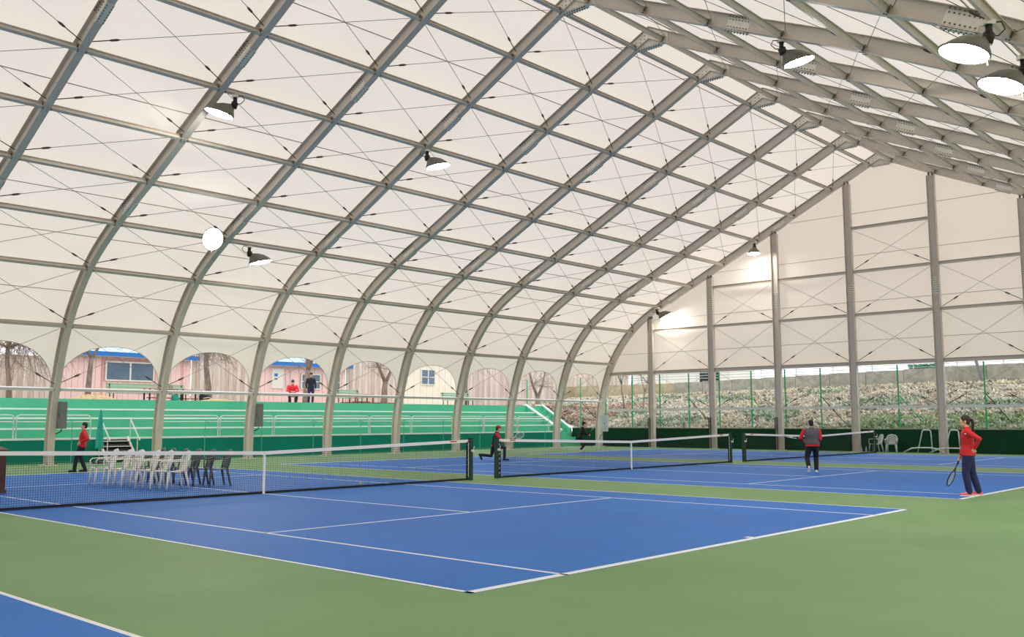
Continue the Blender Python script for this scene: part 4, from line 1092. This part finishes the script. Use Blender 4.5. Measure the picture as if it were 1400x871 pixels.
# man in grey vest seen from behind
pm, wr, _ = person('man in charcoal vest over red sleeves seen from behind, black trousers and white shoes, walking', (15.95, -5.25, 0.005), R_(28),
    (0, 0, 0.90), (0.04, 0.03, 1), ((-0.24, 0.15, 0.17), (0.06, -0.10, 0.085)), (0.1, -0.1),
    ((0.22, 0.27, 1.03), (0.20, -0.22, 0.98)), ((-0.7, 0.6, -0.3), (-0.9, -0.2, -0.3)), M_jred, M_black, M_white, M_hairk, vest=M_vest, head_turn=(0.25, -0.1), foot_pitch=(0.9, 0), wide=1.28, s=0.935, knees=((1, 0.3, 0), (1, -0.1, 0)), curl=(1.0, 0.8))
racket('white framed racket held out by the man in the charcoal vest', W(pm, wr[0]+V((0.03, 0.04, 0))), V((math.cos(R_(85)), math.sin(R_(85)), 0.22)), (0.3, 0.2, 1), M_white)
# man in red at the left
person('man in red jacket and navy trousers standing by the leftmost full arch, facing left', (1.30, 12.3, 0.005), R_(150),
    (0, 0, 0.91), (-0.10, 0, 1), ((0.20, 0.10, 0.085), (-0.12, -0.09, 0.085)), (0.2, -0.1),
    ((0.02, 0.22, 1.02), (0.06, -0.2, 1.0)), ((-1, 0.6, 0), (-1, -0.5, 0)), M_jred, M_dnavy, M_black, M_hairk, head_turn=(0.1, 0.0), voxel=0.012, s=0.91, wide=1.12)
# lunging man between the two net posts
pl, wr, _ = person('lunging man in red cap and black vest over red sleeves, between the near net posts', (16.0, 8.1, 0.005), R_(-42),
    (-0.10, 0, 0.60), (0.22, 0, 1), ((-0.62, 0.08, 0.22), (0.30, -0.12, 0.085)), (0.1, 0.0),
    ((0.30, 0.20, 0.72), (0.38, -0.15, 0.80)), ((-0.6, 0.6, -0.6), (-0.6, -0.6, -0.6)), M_jred, M_dnavy, M_black, M_hairk, vest=M_black, cap=M_jred, head_turn=(0.1, -0.1), foot_pitch=(1.1, 0), voxel=0.012,
    knees=((0.6, 0.2, -1), (1, -0.2, 0.3)), curl=(0.9, 0.9))
racket('pale racket held forward by the lunging man in the red cap', W(pl, wr[1]+V((0.05, 0, 0.02))), V((math.cos(R_(-42)), math.sin(R_(-42)), 0.35)), (0.5, 0.8, 0.4), M_white)
# player in black near the corner
pb, wr, _ = person('player all in black with cap and white shoes, ready near the corner arch', (27.7, 13.0, 0.005), R_(-35),
    (-0.08, 0, 0.74), (0.30, 0, 1), ((0.02, 0.16, 0.085), (-0.10, -0.16, 0.085)), (0.2, -0.2),
    ((0.34, 0.12, 0.86), (0.36, -0.12, 0.84)), ((-0.6, 0.7, -0.5), (-0.6, -0.7, -0.5)), M_black, M_black, M_white, M_hairk, cap=M_black, voxel=0.012, curl=(0.9, 0.9))
racket('pale racket held up in front of the player in black', W(pb, wr[0]+V((0.05, -0.02, 0.0))), V((math.cos(R_(-35))*0.7, math.sin(R_(-35))*0.7, 0.8)), (0.6, -0.6, 0.4), M_boxl)
# spectators above the terrace
person('standing spectator in dark jacket and cap beside a tree trunk above the terrace', (19.05, 25.0, 2.5), R_(-118),
    (0, 0, 0.92), (0, 0, 1), ((0.02, 0.10, 0.085), (-0.02, -0.10, 0.085)), (0.25, -0.25),
    ((0.10, 0.24, 0.86), (0.08, -0.24, 0.86)), ((-0.8, 0.5, 0), (-0.8, -0.5, 0)), M_dnavy, M_navy, M_black, M_hairk, cap=M_black, voxel=0.013)
person('seated spectator in bright red padded jacket looking down above the terrace', (17.85, 25.0, 2.5), R_(-118),
    (0, 0, 0.52), (0.22, 0, 1), ((0.38, 0.16, 0.085), (0.40, -0.14, 0.085)), (0.2, -0.2),
    ((0.36, 0.10, 0.66), (0.36, -0.10, 0.66)), ((-0.3, 0.9, -0.3), (-0.3, -0.9, -0.3)), M_jred2, M_dnavy, M_black, M_hairk, head_turn=(0, -0.6), voxel=0.013, wide=1.2, knees=((0.6, 0.3, 1), (0.6, -0.3, 1)))
t = thing('camp_stool', 'low stool under the seated spectator in red', 'stool', (17.85, 25.0, 2.5), R_(-118))
MB().box(-0.2, 0.16, -0.2, 0.2, 0.36, 0.41).build('seat', M_plank[1], t)
for sx in (-0.17, 0.13):
    for sy in (-0.16, 0.16): MB().box(sx-0.02, sx+0.02, sy-0.02, sy+0.02, 0, 0.36).build('leg', M_dark, t)
